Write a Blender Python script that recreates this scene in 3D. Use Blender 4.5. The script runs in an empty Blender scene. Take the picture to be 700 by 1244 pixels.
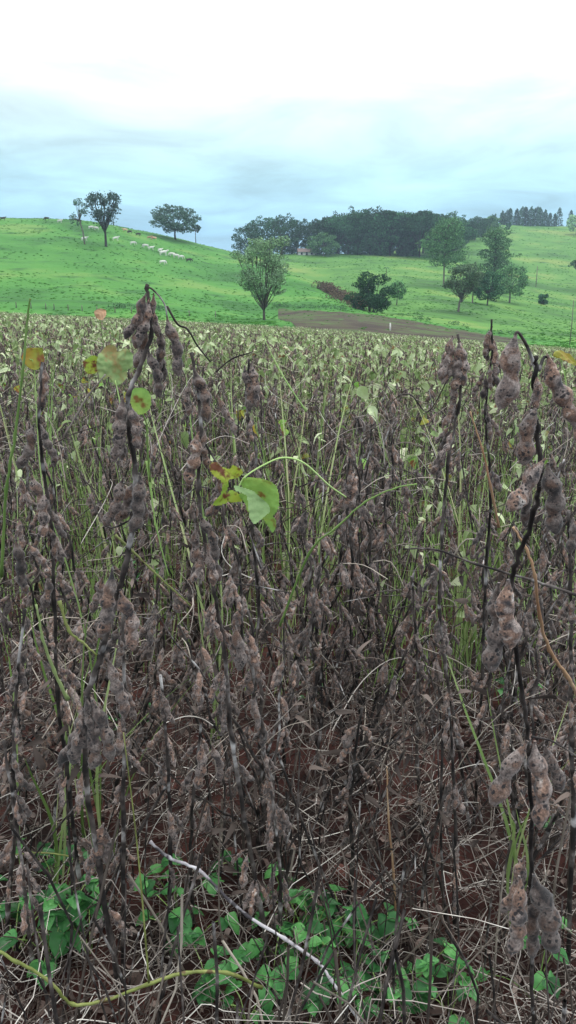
import bpy, bmesh, math, random
import numpy as np
from mathutils import Vector, Matrix, Euler, noise
R = math.radians
rng = random.Random(7)
nr = np.random.RandomState(7)
scene = bpy.context.scene
COL = scene.collection

# ---------------------------------------------------------------- camera
FPX, CX, CY, HORIZON = 967.6, 350.0, 622.0, 365.0
PITCH = math.atan((CY - HORIZON) / FPX)
CAM = Vector((0, 0, 1.0))
cd = bpy.data.cameras.new('camera')
cam = bpy.data.objects.new('camera', cd); COL.objects.link(cam)
cam.location = CAM
cam.rotation_euler = (R(90) - PITCH, 0, 0)
cd.sensor_fit = 'VERTICAL'; cd.sensor_height = 36; cd.lens = 28
cd.clip_start = 0.02; cd.clip_end = 9000
scene.camera = cam

# ---------------------------------------------------------------- sky and sun
SUN_EL, SUN_AZ = R(58), R(35)
w = bpy.data.worlds.new('World'); scene.world = w; w.use_nodes = True
nt = w.node_tree; N = nt.nodes; L = nt.links
for n in list(N): N.remove(n)
out = N.new('ShaderNodeOutputWorld'); bg = N.new('ShaderNodeBackground'); L.new(bg.outputs[0], out.inputs[0])
sky = N.new('ShaderNodeTexSky'); sky.sky_type = 'NISHITA'; sky.sun_disc = False
sky.sun_elevation = SUN_EL; sky.sun_rotation = SUN_AZ
bg.inputs['Strength'].default_value = 0.1
tc = N.new('ShaderNodeTexCoord'); sep = N.new('ShaderNodeSeparateXYZ'); L.new(tc.outputs['Generated'], sep.inputs[0])
# cloud layer projected on a flat deck far overhead: x/(z+c), y/(z+c)
def wmath(op, a, b=None):
    m = N.new('ShaderNodeMath'); m.operation = op
    for i, v in enumerate((a, b)):
        if v is None: continue
        if isinstance(v, (int, float)): m.inputs[i].default_value = v
        else: L.new(v, m.inputs[i])
    return m.outputs[0]
zz = wmath('ADD', wmath('MAXIMUM', sep.outputs['Z'], 0.0), 0.09)
comb = N.new('ShaderNodeCombineXYZ')
L.new(wmath('DIVIDE', sep.outputs['X'], zz), comb.inputs[0]); L.new(wmath('DIVIDE', sep.outputs['Y'], zz), comb.inputs[1])
n1 = N.new('ShaderNodeTexNoise'); n1.inputs['Scale'].default_value = 1.25; n1.inputs['Detail'].default_value = 9; n1.inputs['Roughness'].default_value = 0.58
n1.inputs['Distortion'].default_value = 0.5
L.new(comb.outputs[0], n1.inputs['Vector'])
n2 = N.new('ShaderNodeTexNoise'); n2.inputs['Scale'].default_value = 0.28; n2.inputs['Detail'].default_value = 4
L.new(comb.outputs[0], n2.inputs['Vector'])
ramp = N.new('ShaderNodeValToRGB')   # elevation -> brightness of the cloud deck
L.new(sep.outputs['Z'], ramp.inputs[0])
el = ramp.color_ramp.elements
el[0].position = 0.0; el[0].color = (0.25, 0.48, 0.68, 1)
el[1].position = 0.9; el[1].color = (1.25, 1.3, 1.35, 1)
for p, c in ((0.08, (0.28, 0.52, 0.69)), (0.14, (0.45, 0.71, 0.80)), (0.20, (0.66, 0.83, 0.85)), (0.255, (0.90, 0.98, 1.0)), (0.32, (1.15, 1.17, 1.18))):
    e = ramp.color_ramp.elements.new(p); e.color = (*c, 1)
mr = N.new('ShaderNodeMapRange'); L.new(wmath('ADD', wmath('MULTIPLY', n1.outputs[0], 0.6), wmath('MULTIPLY', n2.outputs[0], 0.4)), mr.inputs[0])
mr.inputs[1].default_value = 0.38; mr.inputs[2].default_value = 0.62; mr.inputs[3].default_value = 0.80; mr.inputs[4].default_value = 1.34
mul = N.new('ShaderNodeVectorMath'); mul.operation = 'SCALE'; L.new(ramp.outputs[0], mul.inputs[0]); L.new(mr.outputs[0], mul.inputs['Scale'])
sc10 = N.new('ShaderNodeVectorMath'); sc10.operation = 'SCALE'; L.new(mul.outputs[0], sc10.inputs[0]); sc10.inputs['Scale'].default_value = 10.0
mixw = N.new('ShaderNodeMix'); mixw.data_type = 'RGBA'; mixw.inputs[0].default_value = 0.9
L.new(sky.outputs[0], mixw.inputs[6]); L.new(sc10.outputs[0], mixw.inputs[7])
L.new(mixw.outputs[2], bg.inputs[0])
sd = bpy.data.lights.new('sun', 'SUN'); sd.energy = 1.4; sd.angle = R(18); sd.color = (1, 0.97, 0.92)
sun = bpy.data.objects.new('sun', sd); COL.objects.link(sun)
sun.rotation_euler = (R(90) - SUN_EL, 0, R(180) - SUN_AZ)
sun.location = (0, -20, 60)
vs = scene.view_settings; vs.view_transform = 'Standard'; vs.look = 'None'; vs.exposure = 0.45; vs.gamma = 1

# ---------------------------------------------------------------- small helpers
def P(u, v, Y):
    """world point seen at photo pixel (u, v) at distance Y in front of the camera"""
    a = (u - CX) / FPX; b = -(v - CY) / FPX
    dy = math.cos(PITCH) + b * math.sin(PITCH); dz = -math.sin(PITCH) + b * math.cos(PITCH)
    return Vector((a / dy * Y, Y, 1.0 + dz / dy * Y))
def V_of(p):
    y = p[1]; z = p[2] - 1.0
    d = y * math.cos(PITCH) - z * math.sin(PITCH); up = y * math.sin(PITCH) + z * math.cos(PITCH)
    return CY - FPX * up / d
def U_of(p):
    y = p[1]; z = p[2] - 1.0
    return CX + FPX * p[0] / (y * math.cos(PITCH) - z * math.sin(PITCH))

class MB:
    def __init__(s): s.v = []; s.f = []; s.m = []
    def add(s, vs_, fs, mi=0):
        o = len(s.v); s.v.extend(vs_); s.f.extend([tuple(i + o for i in f) for f in fs]); s.m.extend([mi] * len(fs))
    def tube(s, pts, rad, n=5, mi=0, cap=True):
        pts = [Vector(p) for p in pts]; k = len(pts)
        if not hasattr(rad, '__len__'): rad = [rad] * k
        t0 = (pts[1] - pts[0]).normalized()
        ref = Vector((0, 0, 1)) if abs(t0.z) < 0.9 else Vector((1, 0, 0))
        x = t0.cross(ref).normalized(); vs_ = []
        for i in range(k):
            t = (pts[min(i + 1, k - 1)] - pts[max(i - 1, 0)])
            t = t.normalized() if t.length > 1e-9 else t0
            x = (x - t * x.dot(t)); x = x.normalized() if x.length > 1e-6 else t.orthogonal().normalized()
            y = t.cross(x)
            for j in range(n):
                a = 2 * math.pi * j / n
                vs_.append(pts[i] + (x * math.cos(a) + y * math.sin(a)) * rad[i])
        fs = [(i * n + j, i * n + (j + 1) % n, (i + 1) * n + (j + 1) % n, (i + 1) * n + j) for i in range(k - 1) for j in range(n)]
        if cap:
            fs.append(tuple(range(n))[::-1]); fs.append(tuple((k - 1) * n + j for j in range(n)))
        s.add(vs_, fs, mi)
    def merge(s, mesh_data, M, mi=0):
        vs_, fs = mesh_data
        s.add([M @ Vector(v) for v in vs_], fs, mi)
    def mesh(s, name, mats, smooth=True):
        me = bpy.data.meshes.new(name); me.from_pydata([tuple(v) for v in s.v], [], s.f)
        for m in mats: me.materials.append(m)
        if len(mats) > 1: me.polygons.foreach_set('material_index', s.m)
        if smooth: me.polygons.foreach_set('use_smooth', [True] * len(me.polygons))
        me.update(); return me
def link(name, me, parent=None, loc=None, kind=None):
    o = bpy.data.objects.new(name, me); COL.objects.link(o)
    if parent: o.parent = parent
    if loc is not None: o.location = loc
    if kind: o['kind'] = kind
    return o
def tag(o, label, cat, group=None):
    o['label'] = label; o['category'] = cat
    if group: o['group'] = group
    return o
def empty(name, loc): 
    o = bpy.data.objects.new(name, None); COL.objects.link(o); o.location = loc; o.empty_display_size = 0.1
    return o
def spline(pts, n=6):
    """Catmull-Rom through the points"""
    pts = [Vector(p) for p in pts]; q = [pts[0] * 2 - pts[1]] + pts + [pts[-1] * 2 - pts[-2]]; r = []
    for i in range(1, len(q) - 2):
        for k in range(n):
            t = k / n; a, b, c, d = q[i - 1], q[i], q[i + 1], q[i + 2]
            r.append(0.5 * ((2 * b) + (c - a) * t + (2 * a - 5 * b + 4 * c - d) * t * t + (3 * b - a - 3 * c + d) * t ** 3))
    r.append(pts[-1]); return r

# ---------------------------------------------------------------- materials
def mat(name, cols, scale=8.0, detail=5, rough=0.8, coord='Object', island=0.0, spots=None, spot_scale=300, spot_size=0.25,
        patch=None, patch_scale=60, patch_lo=0.55, patch_hi=0.62, bump=0.0, bump_scale=80, transl=0.0, sheen=0.0, rvar=0.3, spec=0.3, lo=0.3, hi=0.7, ov=0.0, soft=0.06, fib=0.0):
    """cols: colours spread over a noise; island: share of the noise replaced by a random value per piece"""
    m = bpy.data.materials.new(name); m.use_nodes = True; t = m.node_tree; n = t.nodes; l = t.links
    bs = n['Principled BSDF']; bs.inputs['Roughness'].default_value = rough; bs.inputs['Specular IOR Level'].default_value = spec
    c = n.new('ShaderNodeTexCoord'); nz = n.new('ShaderNodeTexNoise'); nz.inputs['Scale'].default_value = scale; nz.inputs['Detail'].default_value = detail
    oi = n.new('ShaderNodeObjectInfo'); gi = n.new('ShaderNodeNewGeometry')
    def M(op, a, b=None):
        x = n.new('ShaderNodeMath'); x.operation = op
        for i, v in enumerate((a, b)):
            if v is None: continue
            if isinstance(v, (int, float)): x.inputs[i].default_value = v
            else: l.new(v, x.inputs[i])
        return x.outputs[0]
    rnd = M('FRACT', M('ADD', oi.outputs['Random'], gi.outputs['Random Per Island']))
    va = n.new('ShaderNodeVectorMath'); va.operation = 'ADD'; cx = n.new('ShaderNodeCombineXYZ')
    l.new(M('MULTIPLY', rnd, 37.0 if coord == 'Object' else 0.0), cx.inputs[0])
    l.new(c.outputs[coord] if coord != 'Pos' else gi.outputs['Position'], va.inputs[0]); l.new(cx.outputs[0], va.inputs[1]); vec = va.outputs[0]
    l.new(vec, nz.inputs['Vector'])
    mr_ = n.new('ShaderNodeMapRange'); mr_.inputs[1].default_value = lo; mr_.inputs[2].default_value = hi; l.new(nz.outputs[0], mr_.inputs[0])
    fac = M('ADD', M('MULTIPLY', mr_.outputs[0], 1 - island), M('MULTIPLY', rnd, island))
    rp = n.new('ShaderNodeValToRGB'); e = rp.color_ramp.elements
    while len(e) < len(cols): e.new(0.5)
    for i, cc in enumerate(cols): e[i].position = i / max(1, len(cols) - 1); e[i].color = (*cc, 1)
    l.new(fac, rp.inputs[0]); col = rp.outputs[0]
    def mixc(f, a, b):
        x = n.new('ShaderNodeMix'); x.data_type = 'RGBA'; l.new(f, x.inputs[0]); l.new(a, x.inputs[6])
        if isinstance(b, tuple): x.inputs[7].default_value = (*b, 1)
        else: l.new(b, x.inputs[7])
        return x.outputs[2]
    if patch:
        pn = n.new('ShaderNodeTexNoise'); pn.inputs['Scale'].default_value = patch_scale; pn.inputs['Detail'].default_value = 3; l.new(vec, pn.inputs['Vector'])
        pm = n.new('ShaderNodeMapRange'); pm.inputs[1].default_value = patch_lo; pm.inputs[2].default_value = patch_hi; l.new(pn.outputs[0], pm.inputs[0])
        col = mixc(pm.outputs[0], col, patch)
    if spots:
        vo = n.new('ShaderNodeTexVoronoi'); vo.inputs['Scale'].default_value = spot_scale; dn = n.new('ShaderNodeTexNoise'); dn.inputs['Scale'].default_value = spot_scale * 1.3; l.new(vec, dn.inputs['Vector']); dv = n.new('ShaderNodeVectorMath'); dv.operation = 'SCALE'; l.new(dn.outputs['Color'], dv.inputs[0]); dv.inputs['Scale'].default_value = 0.8 / spot_scale; dw = n.new('ShaderNodeVectorMath'); dw.operation = 'ADD'; l.new(vec, dw.inputs[0]); l.new(dv.outputs[0], dw.inputs[1]); l.new(dw.outputs[0], vo.inputs['Vector'])
        wn = n.new('ShaderNodeTexNoise'); wn.inputs['Scale'].default_value = spot_scale * 0.35; wn.inputs['Detail'].default_value = 2; l.new(vec, wn.inputs['Vector'])
        thr = M('MULTIPLY', M('SUBTRACT', wn.outputs[0], 0.25), spot_size * 3.0)
        sm = n.new('ShaderNodeMapRange'); l.new(M('SUBTRACT', thr, vo.outputs['Distance']), sm.inputs[0]); sm.inputs[1].default_value = -soft; sm.inputs[2].default_value = soft * 2
        col = mixc(sm.outputs[0], col, spots)
    if fib:
        fn = n.new('ShaderNodeTexNoise'); fn.inputs['Scale'].default_value = 900; fn.inputs['Detail'].default_value = 4; l.new(vec, fn.inputs['Vector'])
        fm = n.new('ShaderNodeMapRange'); fm.inputs[1].default_value = 0.35; fm.inputs[2].default_value = 0.65; fm.inputs[3].default_value = 1 - fib; fm.inputs[4].default_value = 1 + fib; l.new(fn.outputs[0], fm.inputs[0])
        fv = n.new('ShaderNodeVectorMath'); fv.operation = 'SCALE'; l.new(col, fv.inputs[0]); l.new(fm.outputs[0], fv.inputs['Scale']); col = fv.outputs[0]
    hs = n.new('ShaderNodeHueSaturation'); l.new(col, hs.inputs['Color']); l.new(M('MULTIPLY', M('ADD', M('MULTIPLY', rnd, rvar * 2), 1 - rvar), M('ADD', M('MULTIPLY', oi.outputs['Random'], ov * 2), 1 - ov)), hs.inputs['Value'])
    col = hs.outputs[0]; l.new(col, bs.inputs['Base Color'])
    if sheen: bs.inputs['Sheen Weight'].default_value = sheen; bs.inputs['Sheen Roughness'].default_value = 0.6
    if bump:
        bn = n.new('ShaderNodeTexNoise'); bn.inputs['Scale'].default_value = bump_scale; bn.inputs['Detail'].default_value = 5; l.new(vec, bn.inputs['Vector'])
        b = n.new('ShaderNodeBump'); b.inputs['Strength'].default_value = min(1, bump); b.inputs['Distance'].default_value = 0.3 / bump_scale; l.new(bn.outputs[0], b.inputs['Height']); l.new(b.outputs[0], bs.inputs['Normal'])
    if transl:
        tr = n.new('ShaderNodeBsdfTranslucent'); l.new(col, tr.inputs[0]); ms = n.new('ShaderNodeMixShader'); ms.inputs[0].default_value = transl
        l.new(bs.outputs[0], ms.inputs[1]); l.new(tr.outputs[0], ms.inputs[2]); l.new(ms.outputs[0], n['Material Output'].inputs[0])
    return m

M_POD = mat('pod_skin', [(0.025, 0.020, 0.020), (0.09, 0.064, 0.056), (0.22, 0.178, 0.16), (0.115, 0.066, 0.048), (0.235, 0.145, 0.105), (0.46, 0.41, 0.375)], scale=85, detail=7, island=0.30, rough=0.75,
            spots=(0.018, 0.014, 0.015), spot_scale=340, spot_size=0.38, soft=0.04, patch=(0.022, 0.018, 0.020), patch_scale=95, patch_lo=0.53, patch_hi=0.70, bump=0.5, bump_scale=500, sheen=0.2, rvar=0.4, lo=0.34, hi=0.68, fib=0.4)
M_HAIR = mat('pod_hair', [(0.20, 0.17, 0.16), (0.42, 0.38, 0.36)], scale=20, rough=0.9, island=0.8)
M_PODTINY = mat('pod_skin_far', [(0.035, 0.026, 0.024), (0.105, 0.080, 0.070), (0.26, 0.215, 0.19), (0.24, 0.155, 0.115), (0.66, 0.59, 0.51)], scale=60, island=0.6, rough=0.9,
            spots=(0.015, 0.013, 0.014), spot_scale=150, spot_size=0.3, rvar=0.4)
M_STEM = mat('dead_stem', [(0.009, 0.008, 0.008), (0.022, 0.018, 0.017), (0.09, 0.075, 0.068), (0.34, 0.32, 0.31)], patch=(0.50, 0.48, 0.47), patch_scale=26, patch_lo=0.60, patch_hi=0.72, scale=34, rough=0.75, island=0.15, bump=0.6, bump_scale=300, rvar=0.3, lo=0.32, hi=0.72)
M_TWIG = mat('petiole', [(0.035, 0.025, 0.022), (0.14, 0.115, 0.095), (0.42, 0.37, 0.31)], scale=20, rough=0.8, island=0.75, rvar=0.3)
M_STRAW = mat('straw', [(0.03, 0.022, 0.018), (0.06, 0.044, 0.036), (0.11, 0.085, 0.068), (0.20, 0.172, 0.15), (0.40, 0.36, 0.32), (0.80, 0.77, 0.70)], scale=12, rough=0.75, island=0.8, rvar=0.3)
M_TAN = mat('tan_stalk', [(0.28, 0.15, 0.08), (0.42, 0.26, 0.15), (0.5, 0.36, 0.24)], scale=20, rough=0.7, bump=0.3)
M_PALE = mat('bleached_twig', [(0.18, 0.16, 0.17), (0.42, 0.40, 0.42), (0.62, 0.60, 0.62)], scale=40, rough=0.7, patch=(0.05, 0.045, 0.05), patch_scale=30, bump=0.5)
M_VINE = mat('green_vine', [(0.08, 0.09, 0.025), (0.17, 0.20, 0.055), (0.27, 0.29, 0.11)], scale=25, rough=0.55, patch=(0.10, 0.07, 0.03), patch_scale=50, patch_lo=0.62, patch_hi=0.7)
M_GSTEM = mat('green_stem', [(0.12, 0.24, 0.05), (0.27, 0.42, 0.12), (0.46, 0.58, 0.26)], scale=10, rough=0.6, island=0.5)
M_BLADE = mat('grass_blade', [(0.09, 0.17, 0.035), (0.18, 0.29, 0.08), (0.32, 0.40, 0.17), (0.44, 0.42, 0.24)], scale=8, rough=0.6, island=0.6, transl=0.25)
M_LEAFP = mat('pale_leaf', [(0.13, 0.23, 0.07), (0.28, 0.39, 0.15), (0.50, 0.58, 0.34), (0.62, 0.61, 0.44)], scale=20, rough=0.65, island=0.6, transl=0.25, patch=(0.22, 0.13, 0.06), patch_scale=18, patch_lo=0.60, patch_hi=0.68, rvar=0.3)
M_LEAFG = mat('soy_leaf', [(0.16, 0.34, 0.06), (0.20, 0.40, 0.08), (0.36, 0.42, 0.05)], scale=14, rough=0.6, transl=0.3, patch=(0.17, 0.075, 0.025), patch_scale=26, patch_lo=0.55, patch_hi=0.60, spots=(0.20, 0.12, 0.02), spot_scale=110, spot_size=0.16, bump=0.5, bump_scale=160, rvar=0.1)
M_LEAFY = mat('yellow_leaf', [(0.20, 0.30, 0.05), (0.36, 0.36, 0.06), (0.45, 0.25, 0.05)], scale=20, rough=0.6, transl=0.3, patch=(0.24, 0.08, 0.03), patch_scale=24, patch_lo=0.52, patch_hi=0.6)
M_WEED = mat('weed_leaf', [(0.027, 0.115, 0.036), (0.052, 0.20, 0.055), (0.12, 0.33, 0.09)], scale=45, rough=0.42, island=0.65, transl=0.15, bump=0.3, bump_scale=150)
M_SOIL = mat('red_soil', [(0.020, 0.011, 0.010), (0.045, 0.019, 0.016), (0.090, 0.034, 0.027)], scale=9, coord='Pos', rough=0.95, patch=(0.028, 0.018, 0.016), patch_scale=5, patch_lo=0.48, patch_hi=0.62, bump=1.0, bump_scale=45, rvar=0.0, spec=0.15)
M_CLOD = mat('soil_clod', [(0.05, 0.021, 0.017), (0.10, 0.038, 0.03), (0.16, 0.075, 0.06)], scale=30, rough=0.95, island=0.4, bump=0.8, bump_scale=150)
M_RAG = mat('withered_leaf', [(0.02, 0.015, 0.014), (0.06, 0.045, 0.038), (0.14, 0.11, 0.095)], scale=30, rough=0.9, island=0.7)
M_HUSK = mat('leaf_litter', [(0.03, 0.022, 0.02), (0.09, 0.06, 0.05), (0.18, 0.13, 0.11), (0.30, 0.25, 0.22)], scale=30, rough=0.9, island=0.7)

# ---------------------------------------------------------------- terrain
def z_field(x, y):
    return -0.0275 * y - 0.0610 * x - 0.0125 * math.sqrt(x * x + 0.5)
COLS = {
 -300: [(110, 372), (160, 340), (230, 292), (300, 258), (345, 259), (450, 285), (900, 335)],
 0:   [(110, 380), (160, 347), (230, 300), (300, 264), (345, 264), (450, 288), (900, 335)],
 110: [(110, 383), (160, 354), (230, 306), (300, 268), (340, 267), (450, 292), (900, 335)],
 200: [(110, 388), (160, 364), (230, 324), (300, 291), (330, 285), (450, 300), (900, 335)],
 285: [(110, 393), (160, 374), (230, 343), (300, 314), (335, 305), (420, 312), (900, 335)],
 318: [(90, 392), (140, 389), (190, 360), (240, 326), (262, 314), (290, 318), (330, 320), (420, 309), (470, 309), (900, 330)],
 350: [(90, 392), (140, 388), (190, 360), (225, 333), (245, 325), (275, 336), (330, 330), (420, 309), (470, 309), (900, 330)],
 385: [(90, 392), (130, 384), (175, 363), (210, 345), (225, 344), (255, 354), (310, 342), (420, 309), (470, 309), (900, 330)],
 420: [(90, 393), (130, 382), (160, 370), (180, 364), (200, 368), (260, 353), (340, 327), (420, 309), (480, 308), (900, 325)],
 450: [(85, 399), (120, 390), (150, 382), (180, 378), (220, 370), (260, 354), (340, 326), (420, 310), (480, 307), (900, 325)],
 500: [(75, 408), (110, 398), (135, 391), (180, 378), (240, 358), (320, 335), (420, 313), (500, 304), (560, 296), (640, 292), (900, 315)],
 545: [(75, 412), (110, 403), (140, 397), (180, 382), (240, 360), (320, 338), (420, 314), (480, 301), (560, 285), (640, 275), (900, 300)],
 600: [(65, 419), (120, 410), (180, 390), (240, 367), (300, 350), (400, 327), (480, 303), (560, 285), (630, 272), (900, 295)],
 700: [(62, 424), (120, 416), (180, 404), (240, 385), (300, 366), (400, 335), (480, 310), (560, 289), (640, 275), (900, 295)],
 1000: [(62, 430), (120, 420), (180, 408), (240, 392), (300, 375), (400, 345), (480, 320), (560, 300), (640, 285), (900, 300)]}
AA = np.linspace(-1.35, 1.35, 420)
YY = np.concatenate([np.linspace(53, 130, 50), np.linspace(133, 700, 210), np.geomspace(705, 2600, 40)])
def build_terrain():
    us = sorted(COLS); tabs = []
    for u in us:
        a = (u - CX) / FPX * 0.955
        ys = [50, 56]; zs = [z_field(a * 50, 50), z_field(a * 56, 56)]
        for Y, v in COLS[u]: ys.append(Y); zs.append(P(CX, v, Y).z)
        ys += [1800, 3000]; zs += [zs[-1] * 0.6, 0]
        tabs.append(np.interp(YY, ys, zs))
    tabs = np.array(tabs); aus = np.array([(u - CX) / FPX * 0.955 for u in us])
    Z = np.array([np.interp(AA, aus, tabs[:, j]) for j in range(len(YY))])   # [y, a]
    def smooth(A, k, ax):
        ker = np.hanning(2 * k + 3)[1:-1]; ker /= ker.sum()
        pad = [(0, 0), (0, 0)]; pad[ax] = (k, k); B = np.pad(A, pad, mode='edge')
        return np.apply_along_axis(lambda r: np.convolve(r, ker, 'valid'), ax, B)
    Zs = smooth(smooth(Z, 6, 0), 7, 1)
    wgt = np.clip((YY - 57) / 15, 0, 1)[:, None]
    Z = Z * (1 - wgt) + Zs * wgt
    for j, Y in enumerate(YY):
        if Y < 60 or Y > 900: continue
        k = min(1, (Y - 60) / 60)
        for i, a in enumerate(AA):
            x = a * Y
            Z[j, i] += k * (0.55 * noise.noise(Vector((x * 0.03, Y * 0.03, 1))) + 0.22 * noise.noise(Vector((x * 0.11, Y * 0.11, 5))) + 0.10 * noise.noise(Vector((x * 0.3, Y * 0.6, 9))))
    return Z
ZT = build_terrain()
def z_at(x, y):
    if y < 54: return z_field(x, y)
    a = min(1.34, max(-1.34, x / y)); fi = (a + 1.35) / 2.7 * (len(AA) - 1); i = int(fi); fi -= i
    j = int(np.searchsorted(YY, y)) - 1; j = max(0, min(len(YY) - 2, j)); fj = (y - YY[j]) / (YY[j + 1] - YY[j])
    return float((ZT[j, i] * (1 - fi) + ZT[j, i + 1] * fi) * (1 - fj) + (ZT[j + 1, i] * (1 - fi) + ZT[j + 1, i + 1] * fi) * fj)
def ground_px(u, v, y0=60, y1=680):
    """first place on the terrain seen at pixel (u, v)"""
    a = (u - CX) / FPX; best = None; Y = y0
    while Y < y1:
        # a here is relative to the tilted axis; correct x with P
        p = P(u, v, Y)
        if z_at(p.x, Y) >= p.z: return Vector((p.x, Y, z_at(p.x, Y)))
        Y += 1.0
    return None

GRASS = mat('pasture_ground', [(0.044, 0.125, 0.030), (0.066, 0.195, 0.038), (0.090, 0.24, 0.046), (0.16, 0.27, 0.065)], scale=0.035, detail=9, coord='Pos', rough=0.9, patch=(0.040, 0.115, 0.030), patch_scale=0.12, patch_lo=0.56, patch_hi=0.72, rvar=0, spec=0.1, bump=0.7, bump_scale=0.6, lo=0.34, hi=0.66)
gt = GRASS.node_tree; gn = gt.nodes; gl = gt.links; bs = gn['Principled BSDF']; src = bs.inputs['Base Color'].links[0].from_socket
gg = gn.new('ShaderNodeNewGeometry'); dt = gn.new('ShaderNodeVectorMath'); dt.operation = 'DOT_PRODUCT'; gl.new(gg.outputs['Position'], dt.inputs[0]); dt.inputs[1].default_value = (3.1, 1.0, 0)
gz = gn.new('ShaderNodeTexNoise'); gz.inputs['Scale'].default_value = 0.03; gz.inputs['Detail'].default_value = 6; gl.new(gg.outputs['Position'], gz.inputs['Vector'])
ga = gn.new('ShaderNodeMath'); ga.operation = 'MULTIPLY_ADD'; gl.new(gz.outputs[0], ga.inputs[0]); ga.inputs[1].default_value = 90; gl.new(dt.outputs['Value'], ga.inputs[2])
gm = gn.new('ShaderNodeMapRange'); gm.inputs[1].default_value = 240 + 36; gm.inputs[2].default_value = 240 + 60; gl.new(ga.outputs[0], gm.inputs[0])
gx = gn.new('ShaderNodeMix'); gx.data_type = 'RGBA'; gx.blend_type = 'MULTIPLY'; gl.new(gm.outputs[0], gx.inputs[0]); gl.new(src, gx.inputs[6]); gx.inputs[7].default_value = (1.35, 1.04, 1.15, 1)
gy = gn.new('ShaderNodeMix'); gy.data_type = 'RGBA'; gy.blend_type = 'MULTIPLY'; gy.inputs[0].default_value = 1; gl.new(gx.outputs[2], gy.inputs[6]); gy.inputs[7].default_value = (0.84, 0.94, 0.90, 1); gl.new(gy.outputs[2], bs.inputs['Base Color'])
na, ny = len(AA), len(YY)
vs_ = [(float(a * Y), float(Y), float(ZT[j, i])) for j, Y in enumerate(YY) for i, a in enumerate(AA)]
fs = [(j * na + i, j * na + i + 1, (j + 1) * na + i + 1, (j + 1) * na + i) for j in range(ny - 1) for i in range(na - 1)]
vs_zall = vs_
mb = MB(); mb.v = vs_; mb.f = fs; mb.m = [0] * len(fs)
print('terrain z', min(v[2] for v in vs_), max(v[2] for v in vs_))
link('pasture_hills', mb.mesh('pasture_hills', [GRASS]), kind='structure')

# field soil: one sheet, fine near the camera, with lumps and furrows
xs = np.concatenate([-np.geomspace(75, 1.75, 40), np.linspace(-1.7, 1.7, 130), np.geomspace(1.75, 75, 40)])
ys = np.concatenate([np.linspace(-6, 0.5, 10), np.linspace(0.55, 4.5, 150), np.geomspace(4.55, 56, 80)])
def soil_z(x, y):
    n_ = noise.noise(Vector((x * 3, y * 3, 0))) * 0.022 + noise.noise(Vector((x * 11, y * 11, 3))) * 0.013 + noise.noise(Vector((x * 31, y * 31, 7))) * 0.006
    return z_field(x, y) + n_ * max(0.0, min(1.0, (54 - y) / 10))
mb = MB(); mb.v = [(float(x), float(y), soil_z(float(x), float(y)) - (0.05 if y > 54.5 else 0)) for y in ys for x in xs]
nx = len(xs); mb.f = [(j * nx + i, j * nx + i + 1, (j + 1) * nx + i + 1, (j + 1) * nx + i) for j in range(len(ys) - 1) for i in range(nx - 1)]; mb.m = [0] * len(mb.f)
link('field_soil', mb.mesh('field_soil', [M_SOIL]), kind='structure')

# ploughed strip beyond the soybeans, a sheet draped over the terrain
PLOUGH = mat('ploughed_soil', [(0.050, 0.040, 0.032), (0.075, 0.062, 0.045), (0.075, 0.105, 0.042), (0.09, 0.16, 0.05)], scale=0.16, detail=8, coord='Pos', rough=0.95, rvar=0, spec=0.1, bump=0.6, bump_scale=1.5, lo=0.35, hi=0.75)
ustrip = [(338, 376), (380, 378), (420, 380), (460, 384), (500, 390), (550, 400), (600, 408), (640, 414)]
mb = MB(); rows = 26; cnt = 90
for k in range(cnt):
    u = 338 + (640 - 338) * k / (cnt - 1); vt = np.interp(u, [p[0] for p in ustrip], [p[1] for p in ustrip])
    far = ground_px(u, float(vt), 58) or Vector((0, 100, 0)); a = far.x / far.y
    Yf = far.y + 2.5 * noise.noise(Vector((k * 0.25, 0, 0))); Y0 = 57.5 + max(0, (366 - u) * 2.6)
    Yf = max(Yf, Y0 + 0.5)
    for j in range(rows):
        Y = Y0 + (Yf - Y0) * j / (rows - 1)
        mb.v.append((a * Y, Y, z_at(a * Y, Y) + 0.06 + 0.03 * math.sin(Y * 4)))
mb.f = [(k * rows + j, (k + 1) * rows + j, (k + 1) * rows + j + 1, k * rows + j + 1) for k in range(cnt - 1) for j in range(rows - 1)]; mb.m = [0] * len(mb.f)
link('ploughed_ground', mb.mesh('ploughed_ground', [PLOUGH]), kind='structure')

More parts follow.
